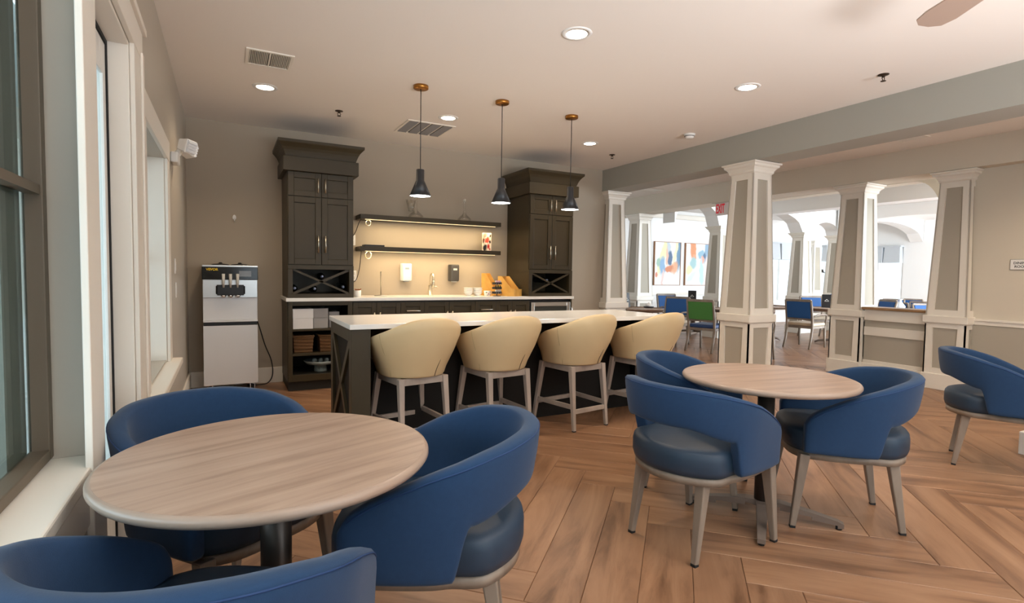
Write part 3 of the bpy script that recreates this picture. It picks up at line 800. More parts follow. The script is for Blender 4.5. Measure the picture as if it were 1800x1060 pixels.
carafe(1.95, 6.10, 1.832, 'glass decanter with flared side on the left of the upper shelf', 1.0, True)
carafe(2.56, 6.10, 1.832, 'slim glass decanter on the right half of the upper shelf', 0.95)
def picture():
    pm = blots('flower_print', S(245, 225, 205), [(0.2, 0.85, .18, .14, 20, S(235, 140, 120)), (0.5, 0.6, .26, .16, 10, S(225, 90, 70)), (0.85, 0.85, .1, .08, 0, S(70, 60, 40)), (0.25, 0.15, .22, .2, 0, S(50, 48, 48)), (0.65, 0.25, .16, .12, 30, S(215, 60, 50)), (0.1, 0.55, .1, .16, 0, S(90, 50, 40)), (0.85, 0.5, .12, .08, 0, S(60, 50, 40)), (0.45, 0.9, .08, .06, 0, S(250, 190, 150)), (0.62, 0.27, .05, .05, 0, S(90, 20, 30)), (0.8, 0.12, .08, .06, 0, S(200, 70, 60)), (0.4, 0.4, .08, .05, 0, S(250, 240, 230))], edge=0.3, warp=0.3)
    t = thing('picture_block', 'small flower print block leaning on the lower shelf', 'picture', (2.868, 6.10, 1.483))
    o = MB().box(-0.058, 0, 0, 0.058, 0.025, 0.222).build('print', pm, t)
    MB().box(-0.056, 0.025, 0.01, 0.056, 0.03, 0.21).build('backing', M_WHITE, t)
picture()
def tray_on_shelf():
    o = MB(); o.box(-0.11, -0.07, 0, 0.11, 0.07, 0.008).box(-0.11, -0.07, 0.008, 0.11, -0.064, 0.018).box(-0.11, 0.064, 0.008, 0.11, 0.07, 0.018).box(-0.11, -0.064, 0.008, -0.104, 0.064, 0.018).box(0.104, -0.064, 0.008, 0.11, 0.064, 0.018)
    ob = o.build('serving_tray', M_BLACK, bevel=0.002, loc=(1.46, 6.10, 1.483)); tag(ob, 'small flat dark tray on the left end of the lower shelf', 'tray')
tray_on_shelf()
def cord(pts, r, name, label, m, cat='cord'):
    P = [Vector(p) for p in pts]; out = []
    for i in range(len(P) - 1):
        p0, p1, p2, p3 = P[max(i - 1, 0)], P[i], P[i + 1], P[min(i + 2, len(P) - 1)]
        for k in range(8):
            t = k / 8
            out.append(0.5 * ((2 * p1) + (p2 - p0) * t + (2 * p0 - 5 * p1 + 4 * p2 - p3) * t * t + (3 * p1 - p0 - 3 * p2 + p3) * t ** 3))
    out.append(P[-1])
    o = MB().tube(out, r, 8).build(name, m); return tag(o, label, cat)
cord([(1.318, 6.06, 1.778), (1.31, 6.15, 1.74), (1.30, 6.24, 1.66), (1.27, 6.262, 1.60), (1.255, 6.262, 1.575)], 0.0035, 'power_cord', 'dark cord hanging from the upper shelf to the outlet', M_BLACK)
cord([(1.318, 6.06, 1.43), (1.325, 6.12, 1.36), (1.33, 6.22, 1.22), (1.30, 6.262, 1.10), (1.23, 6.262, 1.075), (1.20, 6.262, 1.08)], 0.0035, 'power_cord', 'dark cord looping from the lower shelf down beside the left hutch', M_BLACK)
def coil(loc, label, r, n):
    pts = []
    for i in range(n * 14 + 1):
        a = 2 * PI * i / 14; pts.append((r * math.cos(a) * (1 + 0.06 * math.sin(a * 0.37)), 0.006 * math.sin(a * 0.3) + 0.004 * (i / 14), r * math.sin(a) * 1.15))
    o = MB().tube(pts, 0.0025, 6).build('cable_coil', mat('pale_cable', S(225, 205, 170), 0.5), loc=loc); tag(o, label, 'cable')
coil((1.40, 6.07, 1.385), 'bundled pale cable coil under the lower shelf', 0.034, 4)
coil((1.40, 6.07, 1.742), 'pale cable loop under the upper shelf', 0.026, 1)
def outlet(x, y, z, label, kind='outlet', group=None, cat='outlet', rz=0):
    t = thing('wall_' + kind, label, cat, (x, y, z), rz, group)
    MB().box(-0.036, -0.006, -0.058, 0.036, 0.0, 0.058).build('plate', M_WHITE, t, bevel=0.003)
    if kind == 'outlet':
        for dz in (-0.025, 0.025): MB().box(-0.017, -0.009, dz - 0.016, 0.017, -0.006, dz + 0.016).build('socket', mat('socket_ivory', S(220, 214, 200), 0.4), t, bevel=0.004)
    else: MB().box(-0.016, -0.009, -0.033, 0.016, -0.006, 0.033).build('rocker', M_WHITE, t, bevel=0.002)
    return t
outlet(1.262, YB, 1.555, 'white outlet just below the upper shelf cord beside the left hutch')
outlet(1.275, YB, 1.155, 'white outlet low on the wall beside the left hutch, over the plant pot')
MB_plug = MB(); MB_plug.box(-0.013, -0.036, -0.013, 0.013, -0.011, 0.013); po = MB_plug.build('plug', M_BLACK, bevel=0.003, loc=(1.255, YB, 1.577)); tag(po, 'black plug in the upper outlet beside the left hutch', 'plug')
outlet(XL, 4.765, 1.22, 'upper white switch on the left wall beside the far window', 'switch', None, 'switch', -PI / 2 + PI)
outlet(XL, 4.80, 1.04, 'lower white switch on the left wall beside the far window', 'switch', None, 'switch', -PI / 2 + PI)
def wall_hook():
    t = thing('wall_hook', 'small white adhesive hook on the taupe wall above the machine', 'hook', (0.079, YB, 1.733))
    b = MB(); pts = [(0.017 * math.cos(a), 0, 0.02 * math.sin(a) if math.sin(a) < 0 else 0.032 * math.sin(a)) for a in [2 * PI * i / 20 for i in range(20)]]
    b.prism([(p[0], 0.0, p[2]) for p in pts], (0, -0.006, 0)); b.build('plate', M_WHITE, t, bevel=0.002)
    MB().tube([(0, -0.006, -0.005), (0, -0.014, -0.02), (0, -0.02, -0.034), (0, -0.028, -0.03)], 0.006, 8).build('hook_tip', M_WHITE, t)
wall_hook()
def dispenser(x, label, m, m2, icon):
    t = thing('soap_dispenser', label, 'dispenser', (x, YB, 1.20), 0, None)
    b = MB(); prof = [(-0.063, 0), (-0.067, -0.05), (-0.05, -0.088), (0.05, -0.088), (0.067, -0.05), (0.063, 0)]
    b.prism([(px, py, -0.10) for px, py in prof][::-1], (0, 0, 0.205)); b.build('housing', m, t, bevel=0.012, seg=3)
    MB().box(-0.024, -0.0905, 0.035, 0.024, -0.0875, 0.058).build('window_label', m2, t)
    MB().box(-0.03, -0.07, -0.112, 0.03, -0.02, -0.098).build('nozzle', m2, t, bevel=0.003)
dispenser(1.878, 'white soap dispenser on the lit wall left of the tap', M_WHITE, mat('grey_label', S(150, 160, 170), 0.4), 0)
dispenser(2.482, 'dark grey soap dispenser on the lit wall right of the tap', mat('dark_grey_plastic', S(66, 64, 62), 0.35), mat('pale_label', S(205, 205, 200), 0.4), 0)
def faucet():
    t = thing('tap', 'tall brushed nickel pull-down tap on the white counter', 'tap', (2.147, 6.14, ZK))
    MB().lathe([(0.028, 0), (0.028, 0.006), (0.021, 0.01), (0.0205, 0.12), (0.019, 0.125)], 24).build('body', M_NICKEL, t)
    pts = [(0, 0, 0.12), (0, 0, 0.20)] + [(0, -0.055 + 0.055 * math.cos(a), 0.20 + 0.055 * math.sin(a)) for a in [PI * i / 10 for i in range(1, 11)]] + [(0, -0.11, 0.17)]
    MB().tube(pts, 0.0125, 14).build('spout', M_NICKEL, t)
    MB().lathe([(0.012, 0.10), (0.017, 0.105), (0.017, 0.165), (0.013, 0.175)], 16, Matrix.Translation((0, -0.11, 0))).build('spray_head', M_NICKEL, t)
    MB().tube([(0.018, 0, 0.095), (0.045, -0.004, 0.098), (0.075, -0.01, 0.104), (0.09, -0.016, 0.09)], [0.011, 0.009, 0.008, 0.007], 10).build('lever', M_NICKEL, t)
faucet()
def towel_stand():
    t = thing('paper_towel_stand', 'thin upright metal paper towel stand left of the tap', 'stand', (1.535, 6.05, ZK))
    MB().lathe([(0.0, 0), (0.075, 0), (0.078, 0.004), (0.072, 0.009), (0.0, 0.010)], 28).build('base', M_STEEL, t)
    MB().lathe([(0.0075, 0.009), (0.0075, 0.255), (0.0095, 0.262), (0.006, 0.272), (0.0, 0.274)], 14).build('rod', M_NICKEL, t)
towel_stand()
def pot_plant():
    t = thing('potted_succulent', 'tiny succulent in a white pot beside the left hutch', 'plant', (1.235, 5.86, ZK))
    MB().lathe([(0.0, 0), (0.034, 0), (0.037, 0.004), (0.038, 0.07), (0.034, 0.07), (0.033, 0.06), (0.0, 0.06)], 24).build('pot', M_CERAM, t)
    rm = mat('red_brown_leaf', S(150, 84, 50), 0.6)
    for i in range(9):
        a = i * 2.4; r = 0.010 + 0.002 * i
        MB().tube([(0, 0, 0.058), (r * math.cos(a) * 1.2, r * math.sin(a) * 1.2, 0.075), (r * 1.9 * math.cos(a), r * 1.9 * math.sin(a), 0.083 + 0.003 * (i % 3))], [0.006, 0.007, 0.001], 7).build('leaf', rm if i % 3 else M_LEAF, t)
pot_plant()
def bowl_stack(x, y, n, label):
    for i in range(n):
        o = MB().lathe([(0.0, 0.0), (0.028, 0.0), (0.030, 0.006), (0.050, 0.030), (0.058, 0.042), (0.055, 0.043), (0.045, 0.028), (0.026, 0.012), (0.0, 0.010)], 28).build('bowl', M_CERAM, loc=(x, y, ZK + 0.0175 * i))
        nm = ['lowest', 'second', 'third', 'fourth', 'top'][i] if i < n - 1 else 'topmost'
        tag(o, '%s white bowl of the %s' % (nm, label), 'bowl', 'white bowls stacked on the counter')
bowl_stack(2.575, 5.99, 4, 'left stack beside the dark dispenser'); bowl_stack(2.70, 5.99, 4, 'right stack beside the left file box')
def patterned_box():
    pm = blots('confetti_print', S(240, 232, 224), [(0.2, 0.7, .09, .12, 0, S(90, 110, 80)), (0.5, 0.4, .1, .1, 0, S(190, 80, 90)), (0.75, 0.8, .08, .1, 0, S(70, 80, 120)), (0.85, 0.3, .09, .1, 0, S(120, 90, 60)), (0.35, 0.2, .08, .08, 0, S(80, 70, 60))], edge=0.2, warp=0.25)
    t = thing('patterned_cup', 'small patterned white cup beside the left stack of bowls', 'cup', (2.775, 5.88, ZK))
    MB().lathe([(0.0, 0), (0.032, 0), (0.036, 0.01), (0.042, 0.062), (0.039, 0.062), (0.034, 0.012), (0.0, 0.01)], 24).build('body', pm, t)
    MB().tube([(0.038, 0, 0.05), (0.06, 0, 0.045), (0.06, 0, 0.025), (0.036, 0, 0.018)], 0.004, 8).build('handle', M_CERAM, t)
patterned_box()
def file_box(loc, rz, label, h=0.27, dp=0.235, w=0.10):
    """magazine file: tall back wall, two sloping sides, low front lip (front = -y)"""
    t = thing('magazine_file', label, 'file box', loc, rz, 'wooden magazine files'); th = 0.009
    side = [(-dp / 2, 0.0), (dp / 2, 0.0), (dp / 2, h), (dp / 2 - 0.06, h), (-dp / 2 + 0.045, 0.085), (-dp / 2, 0.085)]
    for sx in (-1, 1):
        x = sx * (w / 2) - (th if sx > 0 else 0)
        MB().prism([(x, p[0], p[1]) for p in side], (th, 0, 0)).build('side_panel', M_BAMBOO, t)
    MB().box(-w / 2 + th, dp / 2 - th, 0, w / 2 - th, dp / 2, h).build('back_panel', M_BAMBOO, t)
    MB().box(-w / 2 + th, -dp / 2, 0, w / 2 - th, -dp / 2 + th, 0.085).build('front_lip', M_BAMBOO, t)
    MB().box(-w / 2 + th, -dp / 2 + th, 0, w / 2 - th, dp / 2 - th, th).build('bottom', M_BAMBOO, t)
file_box((2.885, 5.99, ZK), math.radians(30), 'wooden magazine file standing behind the snack rack', 0.272)
file_box((3.075, 5.87, ZK), math.radians(26), 'wooden magazine file at the right end of the counter, beside the right hutch', 0.24, 0.25, 0.16)
def snack_rack():
    t = thing('condiment_rack', 'three-tier black rack of sweetener packets in front of the wooden files', 'rack', (2.865, 5.80, ZK))
    MB().lathe([(0.0, 0), (0.05, 0), (0.05, 0.006), (0.0, 0.008)], 20).build('base', M_BLACK, t)
    MB().tube([(0, 0, 0.006), (0, 0, 0.165)], 0.005, 8).build('post', M_BLACK, t)
    cols = [S(222, 222, 226), S(228, 196, 60), S(214, 130, 160)]
    for k, z in enumerate((0.03, 0.085, 0.14)):
        b = MB()
        for a in range(4):
            R = Matrix.Rotation(a * PI / 2, 4, 'Z')
            b.box(-0.042, -0.044, 0, 0.042, -0.041, 0.026, Matrix.Translation((0, 0, z)) @ R)
        b.box(-0.042, -0.042, z, 0.042, 0.042, z + 0.003)
        tray = b.build('tray', M_BLACK, t)
        pm = mat('packet_%d' % k, cols[k], 0.5)
        pm2 = mat('packet_b_%d' % k, [S(235, 232, 225), S(60, 50, 40), S(190, 190, 205)][k], 0.5)
        for i in range(5):
            x = -0.03 + i * 0.015
            MB().bar((x, -0.03, z + 0.003), (x + 0.002, -0.025 + 0.006 * (i % 2), z + 0.046), 0.004, 0.03, 0.004, 0.03).build('packet', pm if i % 2 else pm2, tray)
snack_rack()
# boxes and baskets in the open cabinet
def carton(x0, x1, y0, d, z, h, label, m, lid=True):
    t = thing('storage_box', label, 'box', ((x0 + x1) / 2, y0 + d / 2, z)); w = (x1 - x0) / 2
    MB().box(-w, -d / 2, 0, w, d / 2, h * (0.52 if lid else 1)).build('body', m, t, bevel=0.002)
    if lid: MB().box(-w - 0.002, -d / 2 - 0.002, h * 0.52, w + 0.002, d / 2, h).build('lid', m, t, bevel=0.002)
CW = mat('white_card', S(216, 214, 212), 0.7); CG = mat('pale_grey_card', S(160, 156, 152), 0.7)
carton(0.575, 0.765, 5.70, 0.3, 0.622, 0.2, 'white box on the top shelf of the open cabinet, leftmost', CW)
carton(0.775, 0.915, 5.74, 0.28, 0.622, 0.2, 'grey box in the middle of the top shelf of the open cabinet', CG)
carton(0.935, 1.035, 5.80, 0.22, 0.622, 0.16, 'small grey box at the right of the top shelf of the open cabinet', CG)
def basket(x0, x1, label):
    z = 0.374; t = thing('wicker_basket', label, 'basket', ((x0 + x1) / 2, 5.88, z), 0, None); w = (x1 - x0) / 2
    m = mat('wicker', S(104, 72, 40), 0.8, bump=0.8, scale=90, var=0.25, vscale=70)
    b = MB(); b.frustum(0, 0, 0, 0.17, w - 0.012, 0.13, w - 0.002, 0.15); b.build('body', m, t)
    for i in range(5):
        s = w - 0.010 + 0.002 * i; d = 0.134 + 0.004 * i; z0 = 0.015 + i * 0.034
        MB().tube([(-s, -d, z0), (s, -d, z0)], 0.0065, 6).build('weave_band', m, t)
    MB().tube([(-w, -0.152, 0.17), (w, -0.152, 0.17), (w, 0.152, 0.17), (-w, 0.152, 0.17), (-w, -0.152, 0.17)], 0.009, 8).build('rim', m, t)
basket(0.58, 0.775, 'brown wicker basket on the middle shelf, left one'); basket(0.83, 1.05, 'brown wicker basket on the middle shelf, right one')
def platter():
    t = thing('glass_platter', 'shallow glass platter on the bottom shelf of the open cabinet', 'platter', (0.86, 5.88, 0.16))
    MB().lathe([(0.0, 0.012), (0.05, 0.012), (0.05, 0.0), (0.065, 0.0), (0.065, 0.012), (0.06, 0.07), (0.14, 0.08), (0.17, 0.115), (0.165, 0.118), (0.135, 0.088), (0.0, 0.085)], 36).build('dish', mat('pale_glass_dish', S(150, 160, 158), 0.12), t)
    for i in range(3): MB().lathe([(0.0, 0.088), (0.02, 0.092), (0.026, 0.115), (0.018, 0.135), (0.0, 0.14)], 14, Matrix.Translation((-0.06 + 0.06 * i, -0.02, 0))).build('glass_knob', mat('pale_glass_dish', S(150, 160, 158), 0.12), t)
platter()
def folded_sign():
    t = thing('folded_stand', 'folded pale metal tray stand leaning against the right hutch', 'stand', (3.99, 5.95, 0))
    MB().bar((0.33, 0.0, 0.0), (-0.082, 0.0, 1.10), 0.022, 0.012, 0.022, 0.012).build('leg', M_STEEL, t, bevel=0.002)
    MB().bar((0.37, 0.05, 0.0), (-0.055, 0.05, 1.12), 0.022, 0.012, 0.022, 0.012).build('leg', M_STEEL, t, bevel=0.002)
    MB().bar((0.20, 0.02, 0.36), (0.185, 0.02, 0.40), 0.05, 0.06, 0.06, 0.05).build('hinge', M_BLACK, t)
folded_sign()

# ================================================================== SOFT SERVE MACHINE
def machine():
    t = thing('soft_serve_machine', 'stainless and black soft serve ice cream machine on castors by the back wall', 'machine', (0.035, 6.06, 0))
    w, yf, yb = 0.235, -0.19, 0.19
    MB().box(-w, yf, 0.085, w, yb, 0.66).build('lower_cabinet', mat('brushed_steel_sheet', S(222, 223, 224), 0.42, 0.3, bump=0.02, scale=220), t, bevel=0.004)
    MB().box(-w + 0.004, yf + 0.012, 0.66, w - 0.004, yb, 0.695).build('dark_band', M_BLACK, t)
    b = MB(); b.box(-w, yf + 0.022, 0.715, w, yb, 0.93).box(-w, yf - 0.006, 0.695, w, yb, 0.715)
    b.build('splash_panel', MATS['brushed_steel_sheet'], t, bevel=0.003)
    MB().box(-w, yf + 0.004, 0.93, w, yb, 1.105).build('dispensing_panel', M_STEEL, t, bevel=0.003)
    p = MB(); p.box(-w - 0.004, yf - 0.008, 1.105, w + 0.004, yb, 1.225); up = p.build('control_panel', M_BLACKG, t, bevel=0.004)
    MB().box(-w - 0.004, yf - 0.004, 1.225, w + 0.004, yb, 1.243).build('top_rim', M_STEEL, t, bevel=0.003)
    MB().box(0.075, yf - 0.0105, 1.135, 0.18, yf - 0.008, 1.19).build('screen', mat('grey_screen', S(120, 124, 128), 0.15), up)
    lettering('VEVOR', 0.032, mat('yellow_print', S(236, 196, 40), 0.5), up, (-0.155, yf - 0.009, 1.200), (PI / 2, 0, 0), 0.0008, bold=0.001)
    d = MB(); d.box(-0.115, yf - 0.05, 0.955, 0.115, yf + 0.004, 1.055).box(-0.125, yf - 0.03, 0.965, -0.115, yf + 0.004, 1.045).box(0.115, yf - 0.03, 0.965, 0.125, yf + 0.004, 1.045)
    d.build('dispensing_head', M_BLACK, t, bevel=0.005)
    for x in (-0.06, 0.0, 0.06):
        MB().tube([(x, yf - 0.055, 1.03), (x, yf - 0.07, 1.08), (x, yf - 0.078, 1.16)], [0.008, 0.012, 0.014], 12).build('lever', mat('pale_lever', S(205, 203, 196), 0.35), t)
        MB().lathe([(0.0, -0.02), (0.02, -0.018), (0.024, 0.0), (0.0, 0.0)], 14, Matrix.Translation((x, yf - 0.03, 0.955))).build('nozzle', M_CHROME, t)
    for x in (-0.085, 0.085):
        MB().lathe([(0.0, 0.0), (0.078, 0.0), (0.08, 0.006), (0.06, 0.012), (0.02, 0.016), (0.014, 0.028), (0.0, 0.03)], 24, Matrix.Translation((x, 0, 1.243))).build('hopper_lid', M_BLACK, t)
    for x in (-w + 0.05, w - 0.05):
        for y in (yf + 0.06, yb - 0.06):
            c = MB(); c.box(x - 0.03, y - 0.03, 0.076, x + 0.03, y + 0.03, 0.085).box(x - 0.022, y - 0.018, 0.03, x - 0.016, y + 0.018, 0.076).box(x + 0.016, y - 0.018, 0.03, x + 0.022, y + 0.018, 0.076)
            f = c.build('castor', M_CHROME, t)
            MB().lathe([(0.0, -0.013), (0.028, -0.013), (0.032, -0.008), (0.032, 0.008), (0.028, 0.013), (0.0, 0.013)], 18, Matrix.Translation((x, y, 0.032)) @ Matrix.Rotation(PI / 2, 4, 'Y')).build('wheel', M_RUBBER, f)
    pts = [(w, 0.05, 0.70), (w + 0.03, 0.08, 0.60), (w + 0.08, 0.10, 0.42), (w + 0.14, 0.11, 0.25), (w + 0.15, 0.11, 0.10), (w + 0.10, 0.09, 0.02), (w + 0.0, 0.10, 0.008), (w - 0.1, 0.12, 0.008)]
    out = []
    for i in range(len(pts) - 1):
        p0, p1, p2, p3 = [Vector(pts[max(0, min(len(pts) - 1, k))]) for k in (i - 1, i, i + 1, i + 2)]
        for k in range(6):
            u = k / 6; out.append(0.5 * ((2 * p1) + (p2 - p0) * u + (2 * p0 - 5 * p1 + 4 * p2 - p3) * u * u + (3 * p1 - p0 - 3 * p2 + p3) * u ** 3))
    MB().tube(out, 0.0055, 8).build('power_cord', M_BLACK, t)
machine()

def emergency_light():
    t = thing('emergency_light', 'white twin-head emergency light high on the left wall', 'lamp', (XL, 4.62, 2.03))
    b = MB(); b.box(0, -0.09, -0.075, 0.05, 0.09, 0.0); b.build('housing', M_WHITE, t, bevel=0.012)
    cm = mat('clear_lens', S(225, 228, 232), 0.1)
    for y, tilt in ((-0.05, -0.5), (0.09, 0.55)):
        T = Matrix.Translation((0.085, y, 0.055)) @ Matrix.Rotation(tilt, 4, 'Z') @ Matrix.Rotation(0.25, 4, 'Y')
        h = MB(); h.frustum(0, 0, -0.02, 0.05, 0.035, 0.045, 0.05, 0.058, T @ Matrix.Rotation(PI / 2, 4, 'Y')); hd = h.build('lamp_head', M_WHITE, t, bevel=0.006)
        l = MB(); l.box(0.05, -0.05, -0.043, 0.058, 0.05, 0.043, T)
        for k in range(4): l.box(0.058, -0.05, -0.038 + 0.02 * k, 0.063, 0.05, -0.026 + 0.02 * k, T)
        l.build('lens', cm, hd)
        MB().tube([(0.03, y * 0.6, -0.01), (0.06, y, 0.03)], 0.014, 10).build('swivel', M_WHITE, t)
emergency_light()

# ================================================================== CEILING FITTINGS
def downlight(x, y, label, watts, z=H):
    t = thing('downlight', label, 'ceiling light', (x, y, z), 0, 'recessed round downlights')
    MB().lathe([(0.066, -0.001), (0.066, -0.006), (0.094, -0.003), (0.096, 0.0)], 36).build('trim_ring', M_WHITE, t)
    MB().lathe([(0.0, -0.0035), (0.066, -0.0035)], 36).build('lens', M_LAMP, t)
    if watts: spot_light('downlight_beam', (x, y, z - 0.02), watts, WARM, 140, 0.8, 0.06)
downlight(0.295, 4.912, 'round downlight above the soft serve machine side, left of the pendants', 40)
downlight(1.931, 2.844, 'largest round downlight, nearest on the ceiling', 50)
downlight(3.625, 2.956, 'round downlight on the right half of the ceiling, before the beam', 50)
downlight(1.902, 4.957, 'round downlight beside the ceiling return grille', 40)
downlight(3.655, 5.074, 'round downlight near the right hutch and the beam', 40)
downlight(6.0, 1.7, 'added unseen fill downlight in the ceiling strip beside the cream wall', 75)  # this and the next two: unseen fittings added to brighten columns and cream wall
downlight(6.0, 0.2, 'added unseen fill downlight in the ceiling strip, behind the view', 70)
downlight(6.0, 5.2, 'added unseen fill downlight in the ceiling strip behind the main column', 55)
downlight(0.35, 0.7, 'added unseen fill downlight above the window seats, behind the view', 14)  # from here on, weak unseen downlights added as fill for the near area
downlight(2.0, 0.6, 'added unseen fill downlight above the middle of the floor, behind the view', 14)
downlight(3.7, 0.7, 'added unseen fill downlight above the chairs on the right, behind the view', 14)
def sprinkler(x, y, label, z=H):
    t = thing('sprinkler', label, 'sprinkler', (x, y, z), 0, 'ceiling sprinklers'); m = mat('bronze_sprinkler', S(70, 58, 48), 0.4, 0.7)
    MB().lathe([(0.036, 0.0), (0.036, -0.004), (0.02, -0.009), (0.011, -0.012), (0.011, -0.02), (0.0, -0.02)][::-1], 20).build('escutcheon', m, t)
    b = MB()
    for s in (-1, 1): b.tube([(0.009 * s, 0, -0.018), (0.016 * s, 0, -0.03), (0.004 * s, 0, -0.045)], 0.003, 6)
    b.build('yoke', m, t)
    MB().lathe([(0.0, -0.05), (0.018, -0.049), (0.018, -0.046), (0.0, -0.045)], 16).build('deflector', m, t)
sprinkler(0.943, 5.276, 'ceiling sprinkler above the left hutch'); sprinkler(4.242, 2.288, 'ceiling sprinkler on the right, before the grey beam'); sprinkler(4.23, 5.402, 'ceiling sprinkler near the right hutch')
def smoke():
    t = thing('smoke_detector', 'round white smoke detector on the ceiling before the grey beam', 'detector', (4.306, 4.213, H))
    MB().lathe([(0.0, -0.045), (0.035, -0.045), (0.045, -0.035), (0.05, -0.012), (0.058, -0.01), (0.06, 0.0)], 28).build('body', M_WHITE, t)
    MB().lathe([(0.0505, -0.026), (0.052, -0.022), (0.0505, -0.018)], 28).build('vent_ring', mat('grey_vent', S(120, 118, 114), 0.6), t)
smoke()
def supply_vent(x, y, wx, wy, n, label, z=H, groups=2):
    t = thing('ceiling_vent', label, 'vent', (x, y, z)); f = 0.022
    b = MB(); b.box(-wx, -wy, -0.008, wx, -wy + f, 0).box(-wx, wy - f, -0.008, wx, wy, 0).box(-wx, -wy + f, -0.008, -wx + f, wy - f, 0).box(wx - f, -wy + f, -0.008, wx, wy - f, 0)
    if groups == 2: b.box(-0.006, -wy + f, -0.008, 0.006, wy - f, 0)
    b.build('frame', M_TRIM, t, bevel=0.002)
    MB().box(-wx + f, -wy + f, -0.0015, wx - f, wy - f, -0.0005).build('backing', mat('dark_duct', S(70, 64, 58), 0.8), t)
    a = -wx + f; st = (2 * wx - 2 * f) / n
    for i in range(n):
        xx = a + st * (i + 0.5)
        if groups == 2 and abs(xx) < 0.008: continue
        MB().bar((xx, -wy + f, -0.004), (xx, wy - f, -0.004), 0.002, 0.0075, 0.002, 0.0075, (1, 0, 0.8)).build('louvre', M_TRIM, t)
supply_vent(0.285, 4.26, 0.152, 0.155, 24, 'white louvred supply vent on the ceiling, upper left')
def grille(x, y, wx, wy, label, n=4):
    t = thing('return_grille', label, 'vent', (x, y, H)); f = 0.024
    b = MB(); b.box(-wx, -wy, -0.008, wx, -wy + f, 0).box(-wx, wy - f, -0.008, wx, wy, 0)
    for i in range(n + 1):
        xx = -wx + (2 * wx - f) * i / n; b.box(xx, -wy + f, -0.008, xx + f * (1 if i in (0, n) else 0.5), wy - f, 0)
    b.build('frame', M_TRIM, t, bevel=0.002)
    MB().box(-wx + f, -wy + f, -0.0015, wx - f, wy - f, -0.0005).build('backing', MATS['dark_duct'], t)
    m = mat('grille_louvre', S(120, 112, 104), 0.6)
    for i in range(n):
        x0 = -wx + (2 * wx - f) * i / n + f; x1 = -wx + (2 * wx - f) * (i + 1) / n
        for k in range(12):
            yy = -wy + f + (2 * wy - 2 * f) * (k + 0.5) / 12
            MB().bar((x0, yy, -0.004), (x1, yy, -0.004), 0.002, 0.016, 0.002, 0.016, (0, 1, 0.5)).build('louvre', m, t)
grille(1.83, 5.45, 0.25, 0.25, 'large return grille of four dark panels on the ceiling')
supply_vent(6.32, 3.13, 0.14, 0.14, 14, 'small dark vent in the ceiling strip above the half wall')
supply_vent(6.52, 7.2, 0.15, 0.13, 14, 'small vent in the ceiling strip near the taupe wall end')

def ceiling_fan():
    t = thing('ceiling_fan', 'pale ceiling fan, one blade showing at the top right edge', 'fan', (2.8, 0.95, H)); m = mat('fan_blade', S(196, 172, 156), 0.5)
    MB().lathe([(0.0, -0.06), (0.05, -0.06), (0.07, 0.0)], 24).build('canopy', M_WHITE, t)
    MB().tube([(0, 0, -0.05), (0, 0, -0.16)], 0.014, 12).build('rod', M_WHITE, t)
    MB().lathe([(0.0, -0.27), (0.07, -0.265), (0.11, -0.24), (0.11, -0.18), (0.08, -0.155), (0.0, -0.15)], 28).build('motor', M_WHITE, t)
    for k in range(3):
        R = Matrix.Rotation(math.radians(58 + 120 * k), 4, 'Z') @ Matrix.Translation((0, 0, -0.2)) @ Matrix.Rotation(math.radians(10), 4, 'X')
        MB().box(0.10, -0.02, -0.004, 0.2, 0.02, 0.004, R).build('bracket', M_NICKEL, t)
        pts = [(0.18, -0.05, 0), (0.30, -0.07, 0), (0.56, -0.08, 0), (0.64, -0.065, 0), (0.67, -0.02, 0), (0.67, 0.03, 0), (0.63, 0.065, 0), (0.55, 0.075, 0), (0.30, 0.06, 0), (0.18, 0.045, 0)]
        MB().prism(pts, (0, 0, 0.008), R).build('blade', m, t, bevel=0.002)
ceiling_fan()

def pendant(x, y, label):
    t = thing('pendant_lamp', label, 'pendant lamp', (x, y, H), 0, 'pendant lamps over the island')
    MB().lathe([(0.0, -0.026), (0.055, -0.026), (0.06, -0.022), (0.06, 0.0)], 32).build('canopy', M_GOLD, t)
    MB().tube([(0, 0, -0.026), (0, 0, -0.66)], 0.0035, 8).build('cord', M_BLACK, t)
    zs = -0.875
    s = MB().lathe([(0.0, 0.215), (0.028, 0.215), (0.032, 0.21), (0.032, 0.125), (0.038, 0.115), (0.087, 0.0), (0.084, 0.0), (0.035, 0.112), (0.0, 0.118)], 40, Matrix.Translation((0, 0, zs)))
    sh = s.build('shade', M_SHADE, t)
    MB().lathe([(0.0, 0.003), (0.0825, 0.003)], 32, Matrix.Translation((0, 0, zs))).build('diffuser', M_LAMPW, t)
    spot_light('pendant_beam', (x, y, H + zs - 0.005), 12, (1.0, 0.86, 0.70), 150, 0.7, 0.07)
PEN = [(1.391, 4.238, 'black cone pendant lamp on a brass canopy, leftmost of the three'), (2.126, 4.249, 'black cone pendant lamp on a brass canopy, middle of the three'), (2.885, 4.304, 'black cone pendant lamp on a brass canopy, rightmost, before the right hutch')]
for x, y, l in PEN: pendant(x, y, l)

